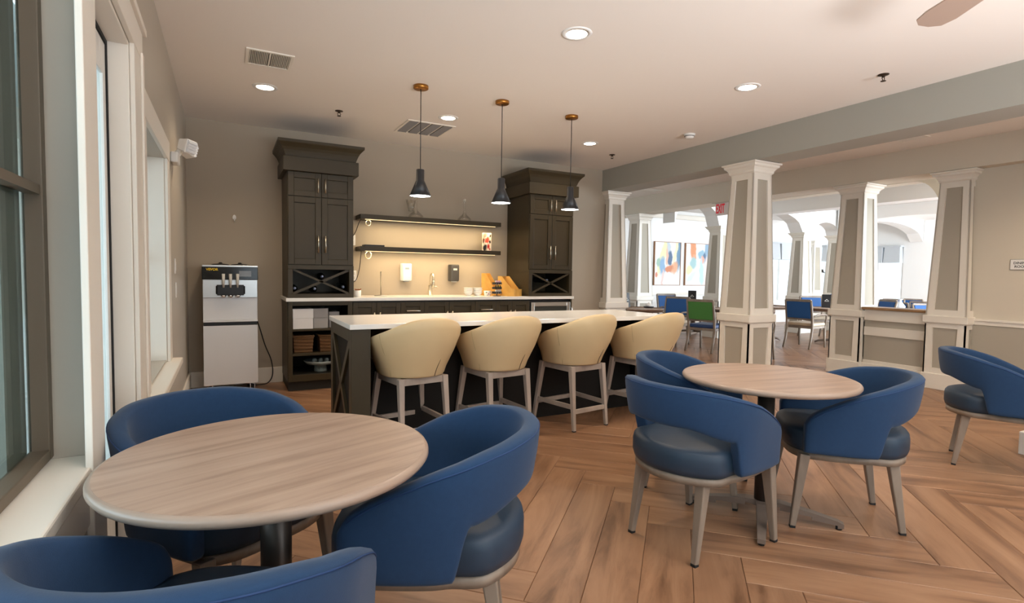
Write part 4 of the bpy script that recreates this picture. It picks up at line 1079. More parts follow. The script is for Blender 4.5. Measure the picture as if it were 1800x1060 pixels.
# ================================================================== ISLAND AND STOOLS
def island():
    x0, x1, y0, y1, zt = 0.687, 3.42, 3.485, 4.27, 0.863
    t = thing('kitchen_island', 'long dark island with X-braced end and white quartz top', 'island', ((x0 + x1) / 2, (y0 + y1) / 2, 0)); ox, oy = (x0 + x1) / 2, (y0 + y1) / 2
    def B(b, a0, c0, z0, a1, c1, z1): return b.box(a0 - ox, c0 - oy, z0, a1 - ox, c1 - oy, z1)
    B(MB(), x0 - 0.0, y0, zt - 0.033, x1, y1, zt).build('worktop', M_QUARTZ, t, bevel=0.003)
    zb = zt - 0.033
    B(MB(), x0 + 0.14, 3.86, 0.0, x1 - 0.14, y1 - 0.02, zb).build('body', M_CAB, t)
    dk = mat('charcoal_panel', S(34, 31, 28), 0.7, spec=0.2)
    B(MB(), x0 + 0.14, 3.852, 0.0, x1 - 0.14, 3.86, zb).build('back_panel', dk, t)
    for (ea, eb, s) in ((x0 + 0.012, x0 + 0.135, 1), (x1 - 0.135, x1 - 0.012, -1)):
        f = MB(); xo = ea if s > 0 else eb - 0.028; xp = xo + 0.028
        B(f, ea, y0 + 0.012, 0, eb, y0 + 0.09, zb)
        B(f, xo, y1 - 0.09, 0, xp, y1 - 0.012, zb); B(f, xo, y0 + 0.09, zb - 0.085, xp, y1 - 0.09, zb); B(f, xo, y0 + 0.09, 0, xp, y1 - 0.09, 0.10)
        f.build('end_frame', M_CAB, t, bevel=0.002)
        p = MB(); xc = xo + 0.020 if s > 0 else xo
        B(p, xc, y0 + 0.09, 0.10, xc + 0.008, y1 - 0.09, zb - 0.085); p.build('end_panel', dk, t)
        ya, yb, za, zc = y0 + 0.09 - oy, y1 - 0.09 - oy, 0.10, zb - 0.085; xm = xo + 0.010 - ox
        MB().bar((xm, ya, za), (xm, yb, zc), 0.020, 0.05, 0.020, 0.05).build('brace', M_CAB, t)
        MB().bar((xm + 0.0005, yb, za), (xm + 0.0005, ya, zc), 0.019, 0.05, 0.019, 0.05).build('brace', M_CAB, t)
        q = MB(); B(q, xp if s > 0 else ea, y1 - 0.09, 0, eb if s > 0 else xo, y1 - 0.012, zb); q.build('rear_post', M_CAB, t)
island()

def shell(path, ztop, zbot, th, off, n_s, smin, smax, rnd=0.022, dense=None):
    """upholstered wall standing on a U-shaped plan. path(s) -> (x, y, nx, ny); heights ztop(s), zbot(s); off(s, z) outward lean"""
    b = MB(); rows = []; K = 20
    ss = dense or [smin + (smax - smin) * i / n_s for i in range(n_s + 1)]
    prof = []
    for k in range(K):
        a = 2 * PI * k / K
        ca, sa = math.cos(a), math.sin(a)
        e = 0.35
        prof.append((math.copysign(abs(ca) ** e, ca), math.copysign(abs(sa) ** e, sa)))
    m = len(ss)
    for i, s in enumerate(ss):
        x, y, nx, ny = path(s); zt, zb = ztop(s), zbot(s)
        endf = min(1.0, 0.72 + 0.28 * min(i, m - 1 - i) / 2.0)
        row = []
        for (px, pz) in prof:
            zc = (zt + zb) / 2 + pz * (zt - zb) / 2 * (1.0 if endf == 1 else 0.985)
            # rounded top and bottom edge
            o = px * th / 2 * endf + off(s, zc)
            dz = min(zt - zc, zc - zb)
            row.append((x + nx * o, y + ny * o, zc))
        rows.append(row)
    vs = [p for r in rows for p in r]; fs = []
    for i in range(m - 1):
        for k in range(K): fs.append((i * K + k, i * K + (k + 1) % K, (i + 1) * K + (k + 1) % K, (i + 1) * K + k))
    fs += [tuple(range(K))[::-1], tuple(range((m - 1) * K, m * K))]
    return b.add(vs, fs, True)

def upath(rx, ry, y0, arm, fl=0.0):
    """U-shaped plan open to +y; s = signed arc length from the middle of the back"""
    N = 60; pts = []
    for i in range(N + 1):
        a = PI / 2 * i / N; pts.append((rx * math.sin(a), y0 - ry * math.cos(a)))
    L = [0]
    for p, q in zip(pts, pts[1:]): L.append(L[-1] + math.hypot(q[0] - p[0], q[1] - p[1]))
    La = L[-1]
    def path(s):
        sg = 1 if s >= 0 else -1; u = abs(s)
        if u <= La:
            for i in range(N):
                if u <= L[i + 1] + 1e-9:
                    t = (u - L[i]) / (L[i + 1] - L[i]); a = PI / 2 * (i + t) / N; break
            x, y = rx * math.sin(a), y0 - ry * math.cos(a); nx, ny = math.sin(a) / rx, -math.cos(a) / ry
            l = math.hypot(nx, ny); nx /= l; ny /= l
        else:
            d = u - La; x, y, nx, ny = rx - fl * d * d / arm, y0 + d, 1.0, 0.0
        return (sg * x, y, sg * nx, ny)
    return path, La + arm, La

def seat_pad(path, smax, z0, z1, inset, front, n=72, crown=0.012):
    """cushion following the U plan inside the shell, straight-ish front"""
    out = []
    for i in range(n + 1):
        s = -smax + 2 * smax * i / n; x, y, nx, ny = path(s); out.append((x - nx * inset, y - ny * inset))
    # rounded front
    xr, yr = out[-1]
    for i in range(1, 12):
        t = i / 12; x = xr * (1 - 2 * t); y = yr + front * (1 - (abs(1 - 2 * t)) ** 3); out.append((x, y))
    cx = sum(p[0] for p in out) / len(out); cy = sum(p[1] for p in out) / len(out)
    b = MB(); prof = [(0.0, z0), (0.93, z0), (0.975, z0 + 0.008), (1.0, z0 + 0.028), (1.0, z1 - 0.034), (0.985, z1 - 0.014), (0.94, z1 - 0.002), (0.80, z1 + crown * 0.5), (0.5, z1 + crown), (0.0, z1 + crown * 1.1)]
    m = len(out); vs = []; fs = []
    for k, z in prof:
        if k == 0: vs.append((cx, cy, z))
        else: vs += [(cx + (p[0] - cx) * k, cy + (p[1] - cy) * k, z) for p in out]
    for i in range(m): fs.append((0, 1 + (i + 1) % m, 1 + i))
    nr = len(prof) - 2
    for r in range(nr - 1):
        for i in range(m):
            a = 1 + r * m + i; b2 = 1 + r * m + (i + 1) % m; fs.append((a, b2, b2 + m, a + m))
    last = 1 + nr * m
    for i in range(m): fs.append((1 + (nr - 1) * m + i, 1 + (nr - 1) * m + (i + 1) % m, last))
    return b.add(vs, fs, True), out

def ring_frame(out, z0, z1, k0, k1):
    """flat apron ring following an outline, scaled k0 (inner) .. k1 (outer)"""
    cx = sum(p[0] for p in out) / len(out); cy = sum(p[1] for p in out) / len(out); m = len(out); vs = []
    for k, z in ((k1, z0), (k1, z1), (k0, z1), (k0, z0)): vs += [(cx + (p[0] - cx) * k, cy + (p[1] - cy) * k, z) for p in out]
    fs = []
    for r in range(4):
        for i in range(m): fs.append((r * m + i, r * m + (i + 1) % m, ((r + 1) % 4) * m + (i + 1) % m, ((r + 1) % 4) * m + i))
    return MB().add(vs, [f[::-1] for f in fs], True)

def make_stool(label):
    t = thing('bar_stool', label, 'stool', (0, 0, 0), 0, 'cream bucket stools at the island')
    path, smax, La = upath(0.235, 0.22, -0.03, 0.19, 0.15)
    ZT = [(0, 0.908), (0.08, 0.902), (0.15, 0.876), (0.20, 0.848), (0.26, 0.814), (0.36, 0.768), (0.46, 0.728), (smax, 0.66)]
    ztop = lambda s: interp(ZT, abs(s)); zbot = lambda s: 0.50
    ztop = lambda s, f=ztop: (f(s - 0.03) + f(s) + f(s + 0.03)) / 3 if abs(s) < smax - 0.03 else f(s)
    off = lambda s, z: -0.045 + 0.105 * sm(0.49, 0.84, z) + 0.012 * (1 if z > 0.7 else sm(0.5, 0.7, z))
    shell(path, ztop, zbot, 0.062, off, 64, -smax, smax).build('shell', M_LEATHER, t)
    # seams: one dart at the back, two side seams
    for s in (0.06,):
        x, y, nx, ny = path(s); P = []
        for k in range(8):
            z = 0.508 + 0.115 * k / 7; o = 0.031 + off(s, z); P.append((x + nx * o + 0.014 * k / 7, y + ny * o, z))
        MB().tube(P, [0.0025] * 5 + [0.002, 0.0015, 0.0008], 6).build('dart', M_SEAM, t)
    for s in (-0.27, 0.27):
        x, y, nx, ny = path(s); P = []
        for k in range(16):
            z = 0.508 + (ztop(s) - 0.012 - 0.508) * k / 15; o = 0.0305 + off(s, z) - 0.001; P.append((x + nx * o, y + ny * o, z))
        MB().tube(P, 0.0014, 6).build('seam', mat('tan_seam', S(176, 152, 112), 0.6), t)
    pad, out = seat_pad(path, smax, 0.505, 0.635, 0.05, 0.07); pad.build('seat', M_LEATHER, t)
    f = MB(); z0, z1 = 0.452, 0.498; hx, fy, ry_ = 0.175, 0.185, -0.185
    f.box(-hx, fy - 0.025, z0, hx, fy, z1).box(-hx, ry_, z0, hx, ry_ + 0.025, z1).box(-hx, ry_ + 0.025, z0, -hx + 0.025, fy - 0.025, z1).box(hx - 0.025, ry_ + 0.025, z0, hx, fy - 0.025, z1)
    f.build('seat_frame', M_STOOLWOOD, t, bevel=0.002)
    ft = {}
    for i, (sx, sy) in enumerate(((-1, 1), (1, 1), (1, -1), (-1, -1))):
        bx = 0.212 if sy > 0 else 0.175; by = 0.222 * sy
        top = (sx * 0.165, sy * 0.172, 0.497); bot = (sx * bx, by, 0.006); ft[(sx, sy)] = (Vector(bot), Vector(top))
        l = MB().bar(bot, top, 0.026, 0.026, 0.042, 0.042).build('leg', M_STOOLWOOD, t, bevel=0.004)
        MB().box(bot[0] - 0.012, bot[1] - 0.012, 0, bot[0] + 0.012, bot[1] + 0.012, 0.009).build('glide', M_RUBBER, l)
    def at(k, z): a, b = ft[k]; return a + (b - a) * ((z - a.z) / (b.z - a.z))
    for ka, kb, z in (((-1, 1), (-1, -1), 0.185), ((1, 1), (1, -1), 0.185), ((-1, -1), (1, -1), 0.15), ((-1, 1), (1, 1), 0.16)):
        a, b = at(ka, z), at(kb, z); side = (1, 0, 0) if ka[0] == kb[0] else (0, 1, 0)
        MB().bar(a, b, 0.02, 0.034, 0.02, 0.034, side).build('stretcher', M_STOOLWOOD, t, bevel=0.002)
    return t
ST = [(1.135, 3.635, 10, 'cream bucket bar stool at the left end of the island, nearest the X-braced end'), (1.785, 3.63, 8, 'cream bucket bar stool, second from the left end of the island'), (2.475, 3.615, 9, 'cream bucket bar stool, third from the left, all its legs in view'), (3.18, 3.59, 8, 'cream bucket bar stool at the right end of the island, behind the blue chairs')]
stool0 = make_stool(ST[0][3])
for i, (x, y, a, l) in enumerate(ST):
    if i == 0: stool0.location = (x, y, 0); stool0.rotation_euler.z = math.radians(a)
    else: dup(stool0, (x, y, 0), math.radians(a), l)

# ================================================================== ROUND TABLES AND BLUE TUB CHAIRS
def make_table(loc, rz, label, r=0.425, z=0.71):
    t = thing('round_table', label, 'table', loc, rz, None)
    MB().lathe([(0.0, z - 0.03), (r - 0.02, z - 0.03), (r - 0.006, z - 0.026), (r, z - 0.017), (r, z - 0.010), (r - 0.004, z - 0.003), (r - 0.012, z)], 96).build('table_edge', M_TABLEEDGE, t)
    MB().lathe([(0.0, z - 0.002), (r - 0.012, z - 0.002), (r - 0.012, z), (0.0, z)][0:0] or [(r - 0.0125, z - 0.006), (r - 0.0125, z + 0.0004), (0.0, z + 0.0004)], 96, None, False).build('tabletop', M_TABLE, t)
    MB().lathe([(0.0, 0.075), (0.04, 0.075), (0.04, z - 0.042), (0.0, z - 0.042)], 28).build('pedestal', M_BRONZE, t)
    MB().box(-0.14, -0.14, z - 0.044, 0.14, 0.14, z - 0.031).build('mounting_plate', M_BRONZE, t, bevel=0.003)
    for k in range(4):
        R = Matrix.Rotation(PI / 4 + k * PI / 2, 4, 'Z')
        b = MB(); pr = [(0.0, 0.085, 0.058), (0.08, 0.085, 0.055), (0.22, 0.064, 0.044), (0.33, 0.042, 0.036), (0.355, 0.032, 0.034)]
        for (xa, za, wa), (xb, zb, wb) in zip(pr, pr[1:]):
            pa = [(xa, -wa / 2, za - 0.035), (xa, wa / 2, za - 0.035), (xb, wb / 2, zb - 0.02), (xb, -wb / 2, zb - 0.02), (xa, -wa / 2, za), (xa, wa / 2, za), (xb, wb / 2, zb), (xb, -wb / 2, zb)]
            pa = [pa[i] for i in (0, 3, 2, 1, 4, 7, 6, 5)]
            b.hexa([tuple(R @ Vector(p)) for p in pa])
        f = b.build('foot', mat('table_base_metal', S(128, 114, 104), 0.4, 0.3), t)
        MB().lathe([(0.0, 0), (0.014, 0), (0.014, 0.016), (0.0, 0.016)], 12, Matrix.Translation(R @ Vector((0.335, 0, 0)))).build('glide', M_RUBBER, f)
    return t
make_table((0.114, 1.578, 0), math.radians(20), 'round wood-look table in the foreground by the window', 0.412)
make_table((2.385, 1.765, 0), math.radians(-8), 'round wood-look table right of centre among blue chairs', 0.405)

def make_tub(label):
    t = thing('tub_chair', label, 'chair', (0, 0, 0), 0, 'navy blue tub chairs at the round tables')
    path, smax, La = upath(0.275, 0.27, -0.02, 0.235, 0.10)
    ZT = [(0, 0.748), (0.16, 0.744), (0.28, 0.726), (0.40, 0.688), (0.52, 0.632), (0.60, 0.588), (0.64, 0.556), (smax, 0.515)]
    f0 = lambda s: interp(ZT, abs(s))
    ztop = lambda s: (f0(s - 0.025) + f0(s) + f0(s + 0.025)) / 3 if abs(s) < smax - 0.05 else f0(s)
    def zbot(s):
        u = abs(s); band = 0.575 - 0.05 * sm(0.12, 0.33, u)
        return band + (0.375 - band) * sm(0.318, 0.362, u)
    off = lambda s, z: -0.010 + 0.040 * sm(0.40, 0.78, z) * (1 - 0.45 * sm(0.3, smax, abs(s)))
    ss = []; s = -smax
    grid = [0.0 + 0.02 * i for i in range(15)] + [0.30, 0.31, 0.318, 0.325, 0.331, 0.336, 0.341, 0.346, 0.351, 0.356, 0.362, 0.37, 0.385] + [0.385 + 0.022 * i for i in range(1, 12)] + [smax - 0.018, smax - 0.006, smax]
    grid = sorted(g for g in set(grid) if g <= smax)
    ss = [-g for g in grid[::-1] if g > 0] + grid
    sh = shell(path, ztop, zbot, 0.058, off, 0, -smax, smax, dense=ss).build('shell', M_NAVY, t)
    for side in (1,):
        P = []
        for i in range(61):
            s = -smax + 0.03 + (2 * smax - 0.06) * i / 60; x, y, nx, ny = path(s); z = ztop(s) - 0.012; o = 0.0262 + off(s, z); P.append((x + nx * o, y + ny * o, z))
        MB().tube(P, 0.0022, 6).build('piping', mat('navy_piping', S(24, 58, 104), 0.7), sh)
    # cushion: hugging the shell at the sides, bulging through the opening at the back
    n = 72
    def outline():
        o = []
        for i in range(n + 1):
            s = -smax + 2 * smax * i / n; x, y, nx, ny = path(s); ins = -0.012 + 0.042 * sm(0.25, 0.37, abs(s)); o.append((x - nx * ins, y - ny * ins))
        xr, yr = o[-1]
        for i in range(1, 14):
            tt = i / 14; o.append((xr * (1 - 2 * tt), yr + 0.055 * (1 - abs(1 - 2 * tt) ** 4)))
        return o
    o = outline(); cx = 0.0; cy = sum(p[1] for p in o) / len(o); m = len(o)
    prof = [(0.93, 0.366), (0.975, 0.372), (1.0, 0.395), (1.0, 0.440), (0.985, 0.462), (0.95, 0.475), (0.86, 0.484), (0.6, 0.492), (0.25, 0.495)]
    vs = []; fs = []
    for k, z in prof: vs += [(cx + (p[0] - cx) * k, cy + (p[1] - cy) * k, z) for p in o]
    for r in range(len(prof) - 1):
        for i in range(m): fs.append((r * m + i, r * m + (i + 1) % m, (r + 1) * m + (i + 1) % m, (r + 1) * m + i))
    fs.append(tuple(range(m))[::-1]); fs.append(tuple(range((len(prof) - 1) * m, len(prof) * m)))
    MB().add(vs, fs, True).build('seat', M_NAVYSEAT, t)
    vs2 = [(p[0], p[1]) for p in o]
    fr = ring_frame(vs2, 0.334, 0.366, 0.82, 0.955); fr.build('seat_frame', M_CHAIRWOOD, t)
    for (sx, sy) in ((-1, 1), (1, 1), (1, -1), (-1, -1)):
        bx, by = (0.233, 0.248) if sy > 0 else (0.176, -0.240)
        tx, ty = (0.218, 0.205) if sy > 0 else (0.165, -0.185)
        bot = Vector((sx * bx, by, 0.008)); top = Vector((sx * tx, ty, 0.360))
        l = MB().bar(bot, top, 0.026, 0.026, 0.05, 0.046).build('leg', M_CHAIRWOOD, t, bevel=0.005)
        MB().box(bot.x - 0.012, bot.y - 0.012, 0, bot.x + 0.012, bot.y + 0.012, 0.012).build('glide', M_RUBBER, l)
    return t
TUB = [(1.925, 1.765, -84, 'blue tub chair left of the middle table, its open back towards us'),
       (2.745, 1.620, 48, 'blue tub chair right of the middle table, facing left'),
       (2.37, 2.20, 213, 'blue tub chair behind the middle table, by the fourth stool'),
       (4.45, 1.567, -155, 'blue tub chair cut off by the right edge, near the cream wall'),
       (0.005, 2.045, 213, 'blue tub chair behind the foreground table, next to the window sill'),
       (0.552, 1.585, 66, 'blue tub chair right of the foreground table, large and near'),
       (-0.04, 1.19, -31, 'blue tub chair at the bottom left corner, nearest to us')]
tub0 = make_tub(TUB[0][3])
for i, (x, y, a, l) in enumerate(TUB):
    if i == 0: tub0.location = (x, y, 0); tub0.rotation_euler.z = math.radians(a)
    else: dup(tub0, (x, y, 0), math.radians(a), l)
def white_box():
    t = thing('white_pedestal', 'white block on the floor at the right edge beside the last blue chair', 'block', (5.12, 1.42, 0))
    MB().box(-0.25, -0.2, 0.0, 0.25, 0.2, 0.16).build('base', M_WHITE, t, bevel=0.006)
    MB().box(-0.2, -0.15, 0.16, 0.25, 0.15, 0.2).build('top', M_WHITE, t, bevel=0.006)
white_box()

# ================================================================== DINING ROOM
def make_dchair(name, label, m_back, m_seat, group):
    t = thing(name, label, 'chair', (0, 0, 0), 0, group); w = 0.235
    for sx in (-1, 1):
        x = sx * (w - 0.02)
        MB().tube([(x * 1.02, -0.33, 0.0), (x, -0.27, 0.18), (x, -0.235, 0.40), (x, -0.245, 0.55), (x, -0.29, 0.80), (x, -0.315, 0.93)], [0.017, 0.02, 0.023, 0.022, 0.02, 0.018], 8).build('back_post', M_CHAIRWOOD, t)
        MB().tube([(x * 1.02, 0.235, 0.0), (x, 0.22, 0.22), (x, 0.205, 0.43)], [0.016, 0.019, 0.022], 8).build('leg', M_CHAIRWOOD, t)
        MB().tube([(x, -0.255, 0.60), (x * 1.12, -0.10, 0.655), (x * 1.2, 0.08, 0.66), (x * 1.18, 0.17, 0.64), (x * 1.1, 0.21, 0.57), (x, 0.205, 0.42)], 0.0155, 8).build('armrest', M_CHAIRWOOD, t)
    MB().bar((-w + 0.02, -0.313, 0.925), (w - 0.02, -0.313, 0.925), 0.026, 0.045, 0.026, 0.045, (0, 1, 0)).build('top_rail', M_CHAIRWOOD, t, bevel=0.003)
    MB().bar((-w + 0.02, -0.25, 0.565), (w - 0.02, -0.25, 0.565), 0.024, 0.035, 0.024, 0.035, (0, 1, 0)).build('lower_rail', M_CHAIRWOOD, t, bevel=0.003)
    MB().box(-w + 0.012, -0.24, 0.385, w - 0.012, 0.21, 0.43).build('seat_apron', M_CHAIRWOOD, t, bevel=0.003)
    p = MB(); p.bar((0, -0.256, 0.585), (0, -0.306, 0.902), 2 * w - 0.075, 0.045, 2 * w - 0.075, 0.04); p.build('back_panel', m_back, t, bevel=0.008)
    MB().box(-w + 0.01, -0.235, 0.43, w - 0.01, 0.235, 0.495).build('seat', m_seat, t, bevel=0.02, seg=3)
    t.scale = (1, 1, 0.89)
    return t
M_DNAVY = mat('dining_navy_fabric', S(30, 84, 146), 0.7, bump=0.1, scale=300); M_DGREEN = mat('dining_green_fabric', S(74, 134, 62), 0.7, bump=0.1, scale=300)
M_DTAN = mat('tan_seat_vinyl', S(190, 172, 148), 0.5); M_DNAVYS = mat('dining_navy_vinyl', S(30, 62, 112), 0.45)
def deg(a): return math.radians(a)
g = make_dchair('dining_chair', 'wooden dining chair with a green back panel and blue seat', M_DGREEN, M_DNAVYS, None); g.location = (6.95, 6.27, 0); g.rotation_euler.z = deg(-72)
GRP = 'blue dining chairs beyond the columns'
DC = [(8.98, 5.92, -82, 'blue-backed dining chair with tan seat seen from behind, right of the main column'),
      (6.85, 7.02, 112, 'blue-backed dining chair at the small table left of the green chair, its back to us'),
      (7.98, 8.06, 170, 'blue-backed dining chair between the green chair and the paintings'),
      (6.92, 5.42, -95, 'blue dining chair half hidden by the right side of the main column'),
      (10.25, 5.55, 62, 'blue-backed dining chair across the round table, facing us, beside the half wall column'),
      (10.6, 6.75, 150, 'bright blue dining chair behind the dining table, right of the main column'),
      (13.55, 6.95, 100, 'blue dining chair seen over the ledge, leftmost and far back'),
      (12.16, 6.0, -82, 'blue dining chair seen over the ledge, behind the glass decanter'),
      (14.7, 6.9, -85, 'blue dining chair seen over the ledge, farthest in the middle'),
      (13.16, 6.02, -75, 'blue dining chair seen over the ledge, right of the middle'),
      (11.62, 5.14, 150, 'blue dining chair seen over the ledge, rightmost, arms toward us')]
d0 = make_dchair('dining_chair', DC[0][3], M_DNAVY, M_DTAN, GRP)
for i, (x, y, a, l) in enumerate(DC):
    if i == 0: d0.location = (x, y, 0); d0.rotation_euler.z = deg(a)
    else:
        c = dup(d0, (x, y, 0), deg(a), l)
        if 'ledge' in l: c.scale = (1, 1, 0.80)
def dtable(x, y, label, r=0.5, rz=0):
    t = thing('dining_table', label, 'table', (x, y, 0), rz, None); t.scale = (1, 1, 0.905)
    MB().lathe([(0.0, 0.712), (r - 0.01, 0.712), (r, 0.72), (r, 0.735), (r - 0.008, 0.672), (0.0, 0.672)], 48).build('tabletop', M_TABLE, t)
    MB().tube([(0, 0, 0.06), (0, 0, 0.712)], 0.045, 16).build('pedestal', MATS['table_base_metal'], t)
    for k in range(4):
        R = Matrix.Rotation(0.5 + k * PI / 2, 4, 'Z')
        MB().tube([tuple(R @ Vector(p)) for p in ((0, 0, 0.075), (0.15, 0, 0.075), (0.3, 0, 0.05), (0.36, 0, 0.018))], [0.03, 0.026, 0.022, 0.018], 8).build('foot', MATS['table_base_metal'], t)
TBL = [(9.95, 5.95, 'round dining table right of the main column, with decanter and menus'), (6.1, 7.0, 'small dining table left of the green chair, by the white column'), (7.75, 6.25, 'dining table behind the main column, right of the green chair'), (9.2, 7.0, 'far dining table just right of the main column, holding a menu'), (12.3, 6.75, 'dining table beyond the half wall ledge')]
for x, y, l in TBL: dtable(x, y, l, 0.42 if x < 6.5 else 0.5)
M_MENU = mat('black_menu_card', S(34, 32, 34), 0.5)
def menu(x, y, rz, label, z=0.672, c=None):
    t = thing('menu_stand', label, 'menu', (x, y, z), rz, None); m = c or M_MENU
    MB().bar((0, 0.05, 0.0), (0, 0.012, 0.24), 0.16, 0.006, 0.16, 0.006).build('front_card', m, t)
    MB().bar((0, -0.05, 0.0), (0, -0.004, 0.24), 0.16, 0.006, 0.16, 0.006).build('rear_card', m, t)
    b = MB(); T = Matrix.Translation((0, 0.034, 0.125)) @ Matrix.Rotation(math.radians(-81), 4, 'X') @ Matrix.Rotation(PI, 4, 'Y') @ Matrix.Rotation(PI, 4, 'Z')
    T = Matrix.Translation((0, 0.038, 0.125)) @ Matrix.Rotation(math.radians(9), 4, 'X')
    pts = [(-0.035, 0, 0.0), (-0.015, 0, 0.016), (0.0, 0, 0.034), (0.017, 0, 0.017), (0.035, 0, 0.0), (0.026, 0, 0.0), (0.0, 0, 0.02), (-0.026, 0, 0.0)]
    b.prism(pts[::-1], (0, 0.002, 0), T); b.prism([(-0.035, 0, -0.012), (0.035, 0, -0.012), (0.035, 0, -0.006), (-0.035, 0, -0.006)][::-1], (0, 0.002, 0), T)
    b.build('logo', M_WHITE, t)
def face(x, y):
    return math.atan2(-(0 - x), (0 - y))
menu(9.05, 6.95, face(9.05, 6.95), 'black menu stand with white peak logo just right of the main column')
menu(9.75, 6.05, face(9.75, 6.05), 'black menu stand on the round table behind the blue chair')
menu(10.25, 6.2, face(10.25, 6.2) + 0.4, 'blue menu stand on the round dining table', 0.672, mat('blue_menu_card', S(50, 140, 215), 0.4))
menu(5.95, 7.15, face(5.95, 7.15) + 0.9, 'black menu stand on the small table by the white column')
menu(7.55, 6.25, face(7.55, 6.25) + 0.2, 'black menu stand at the left edge of the main column')
menu(8.55, 8.15, face(8.55, 8.15), 'black menu stand beneath the second painting', 0.672)
dtable(8.65, 8.2, 'far dining table beneath the second painting', 0.42)
menu(12.2, 5.27, face(12.2, 5.27), 'dark blue menu stand seen over the ledge beside the right pilaster', 0.672, mat('navy_menu_card', S(34, 60, 104), 0.4))
dtable(12.45, 5.4, 'dining table with a blue menu behind the right pilaster', 0.45)
def flask(x, y, label, z=0.672):
    t = thing('glass_decanter', label, 'decanter', (x, y, z), 0, None)
    MB().lathe([(0.0, 0.0), (0.07, 0.0), (0.085, 0.012), (0.08, 0.04), (0.035, 0.10), (0.022, 0.125), (0.024, 0.15), (0.045, 0.175), (0.040, 0.176), (0.018, 0.15), (0.016, 0.125), (0.03, 0.10), (0.074, 0.04), (0.0, 0.012)], 24).build('body', mat('milky_glass', S(232, 236, 240), 0.08), t)
flask(10.1, 5.6, 'clear glass decanter on the round dining table beside the half wall column'); flask(11.15, 5.52, 'clear glass decanter seen just over the wooden ledge', 0.672)
dtable(11.2, 5.6, 'round dining table behind the ledge, under the glass decanter', 0.32)
def sugar(x, y, label):
    t = thing('sugar_bowl', label, 'bowl', (x, y, 0.672), 0, None)
    MB().lathe([(0.0, 0), (0.07, 0), (0.085, 0.012), (0.085, 0.025), (0.0, 0.025)], 20).build('saucer', M_BLACK, t)
    MB().lathe([(0.0, 0.025), (0.05, 0.025), (0.055, 0.05), (0.03, 0.075), (0.01, 0.085), (0.0, 0.1)], 20).build('lid', M_CERAM, t)
sugar(6.2, 6.85, 'white lidded bowl on a black saucer, on the small table by the column')
# wall pieces
FRM = wood('frame_wood', S(150, 104, 70), S(180, 132, 94), (20, 20, 3), 0.4)
P1 = [(0.32, 0.72, .10, .55, -22, S(233, 227, 184)), (0.55, 0.80, .06, .42, 12, S(200, 208, 213)), (0.95, 0.72, .10, .38, -4, S(122, 152, 175)), (0.60, 0.62, .09, .16, 0, S(103, 122, 147)), (0.48, 0.68, .05, .22, 4, S(231, 191, 169)), (0.78, 0.42, .16, .12, 30, S(228, 177, 145)), (0.55, 0.37, .18, .08, 14, S(213, 142, 111)), (0.30, 0.42, .11, .20, 0, S(149, 180, 208)), (0.15, 0.52, .08, .10, 0, S(169, 194, 177)), (0.08, 0.24, .06, .06, 0, S(219, 145, 122)), (0.32, 0.12, .05, .24, 0, S(233, 208, 200)), (0.82, 0.80, .06, .3, -14, S(236, 228, 192))]
P2 = [(0.30, 0.88, .12, .32, 8, S(223, 155, 117)), (0.36, 0.66, .07, .10, 0, S(228, 169, 138)), (0.65, 0.74, .14, .09, 10, S(152, 183, 200)), (0.86, 0.78, .10, .30, -6, S(145, 169, 189)), (0.80, 0.72, .06, .08, 0, S(106, 127, 149)), (0.70, 0.60, .09, .10, 0, S(230, 166, 145)), (0.34, 0.52, .14, .12, 20, S(169, 200, 202)), (0.68, 0.30, .09, .34, 4, S(191, 219, 228)), (0.88, 0.32, .08, .34, 0, S(238, 214, 205)), (0.15, 0.36, .14, .09, 30, S(233, 225, 184)), (0.25, 0.2, .2, .06, 30, S(219, 227, 228))]
P3 = [(0.2, 0.6, .16, .34, 0, S(233, 189, 166)), (0.72, 0.7, .16, .24, 0, S(127, 153, 177)), (0.5, 0.3, .2, .2, 0, S(192, 216, 223)), (0.3, 0.86, .2, .1, 20, S(225, 166, 130)), (0.8, 0.25, .14, .2, 0, S(236, 227, 192))]
def painting(x0, items, k, label):
    t = thing('framed_painting', label, 'painting', (x0 + 0.41, YP, 1.50), 0, 'abstract paintings on the dining room wall'); w, h = 0.41, 0.51
    MB().box(-w + 0.012, -0.038, -h + 0.012, w - 0.012, -0.01, h - 0.012).build('canvas', blots('abstract_paint_%d' % k, S(238, 236, 232), items, edge=0.22, warp=0.20), t)
    f = MB(); f.box(-w, -0.05, -h, -w + 0.012, 0, h).box(w - 0.012, -0.05, -h, w, 0, h).box(-w + 0.012, -0.05, -h, w - 0.012, 0, -h + 0.012).box(-w + 0.012, -0.05, h - 0.012, w - 0.012, 0, h); f.build('frame', FRM, t)
painting(8.77, P1, 1, 'abstract painting with blue and rust strokes, leftmost on the white wall')
painting(9.745, P2, 2, 'abstract painting with an orange band at the top, second on the white wall')
painting(10.69, P3, 3, 'abstract painting half hidden by the column, third on the white wall')
def small_frame():
    t = thing('small_picture', 'tiny dark frame on the white wall left of the paintings', 'frame', (8.42, YP, 1.42))
    f = MB(); w, h = 0.06, 0.13
    f.box(-w, -0.015, -h, -w + 0.012, 0, h).box(w - 0.012, -0.015, -h, w, 0, h).box(-w + 0.012, -0.015, -h, w - 0.012, 0, -h + 0.012).box(-w + 0.012, -0.015, h - 0.012, w - 0.012, 0, h); f.build('moulding', M_BLACK, t)
    MB().box(-w + 0.012, -0.008, -h + 0.012, w - 0.012, 0, h - 0.012).build('print', CW, t)
small_frame()
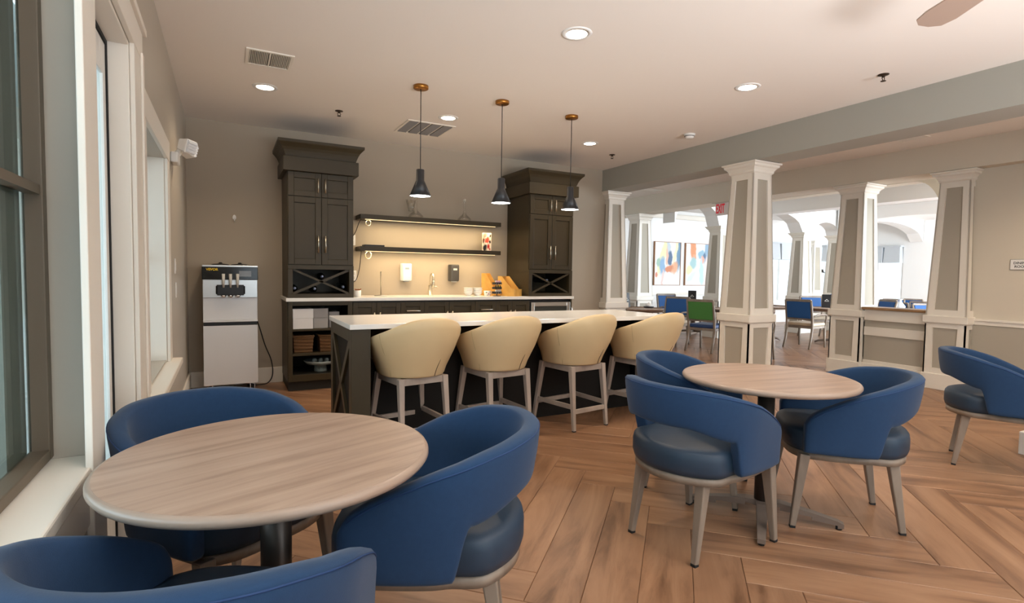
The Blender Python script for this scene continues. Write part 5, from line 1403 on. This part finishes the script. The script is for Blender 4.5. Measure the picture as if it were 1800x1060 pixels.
def exit_sign():
    t = thing('exit_sign', 'red and white exit sign under the cream beam beside the main column', 'sign', (6.95, 6.05, 2.385), deg(-90))
    MB().box(-0.17, -0.06, -0.012, 0.17, 0.06, 0.0).build('canopy', M_NICKEL, t, bevel=0.003)
    b = MB().box(-0.13, -0.02, -0.205, 0.13, 0.02, -0.012).build('body', mat('exit_white', S(236, 226, 222), 0.5), t, bevel=0.004)
    l = lettering('EXIT', 0.19, emit('exit_red', S(200, 30, 44), 0.3), b, (-0.03, -0.0215, -0.108), (PI / 2, 0, 0), 0.0015, bold=0.004)
    k = l.dimensions; l.scale = (0.165 / max(0.01, k.x), 0.145 / max(0.01, k.y), 1)
exit_sign()
def room_sign():
    t = thing('room_sign', 'small white DINING ROOM sign on the cream wall', 'sign', (X2, 2.41, 1.372), -PI / 2)
    p = MB().box(-0.085, -0.012, -0.05, 0.085, 0.0, 0.05).build('plate', M_WHITE, t, bevel=0.003)
    MB().box(-0.088, -0.008, -0.053, 0.088, 0.0, 0.053).build('backing', mat('sign_edge', S(120, 112, 100), 0.5), t)
    lettering('DINING', 0.034, M_BLACK, p, (0, -0.0125, 0.015), (PI / 2, 0, 0), 0.0006, bold=0.0005); lettering('ROOM', 0.034, M_BLACK, p, (0, -0.0125, -0.021), (PI / 2, 0, 0), 0.0006, bold=0.0005)
room_sign()
def sconce(loc, rz, label, arms=2):
    t = thing('wall_sconce', label, 'lamp', loc, rz, None); m = mat('iron', S(48, 42, 38), 0.5, 0.6)
    MB().lathe([(0.0, -0.012), (0.04, -0.01), (0.045, 0.0), (0.0, 0.0)], 18, Matrix.Rotation(PI / 2, 4, 'X')).build('backplate', m, t)
    for s in (-1, 1):
        a = MB().tube([(0, -0.012, 0), (0.03 * s, -0.05, -0.05), (0.075 * s, -0.075, -0.04), (0.085 * s, -0.08, 0.03)], 0.009, 8).build('arm', m, t)
        MB().tube([(0.085 * s, -0.08, 0.03), (0.085 * s, -0.08, 0.12)], 0.013, 10).build('candle', M_WHITE, a)
        MB().lathe([(0.0, 0.12), (0.014, 0.13), (0.019, 0.15), (0.010, 0.18), (0.0, 0.2)], 14, Matrix.Translation((0.085 * s, -0.08, 0))).build('bulb', M_LAMP, a)
sconce((12.62, 7.45, 2.20), 0, 'iron candle sconce at the springing of the second white arch')
sconce((14.85, 9.385, 1.42), 0, 'small glowing sconce on the far pier between the two windows')
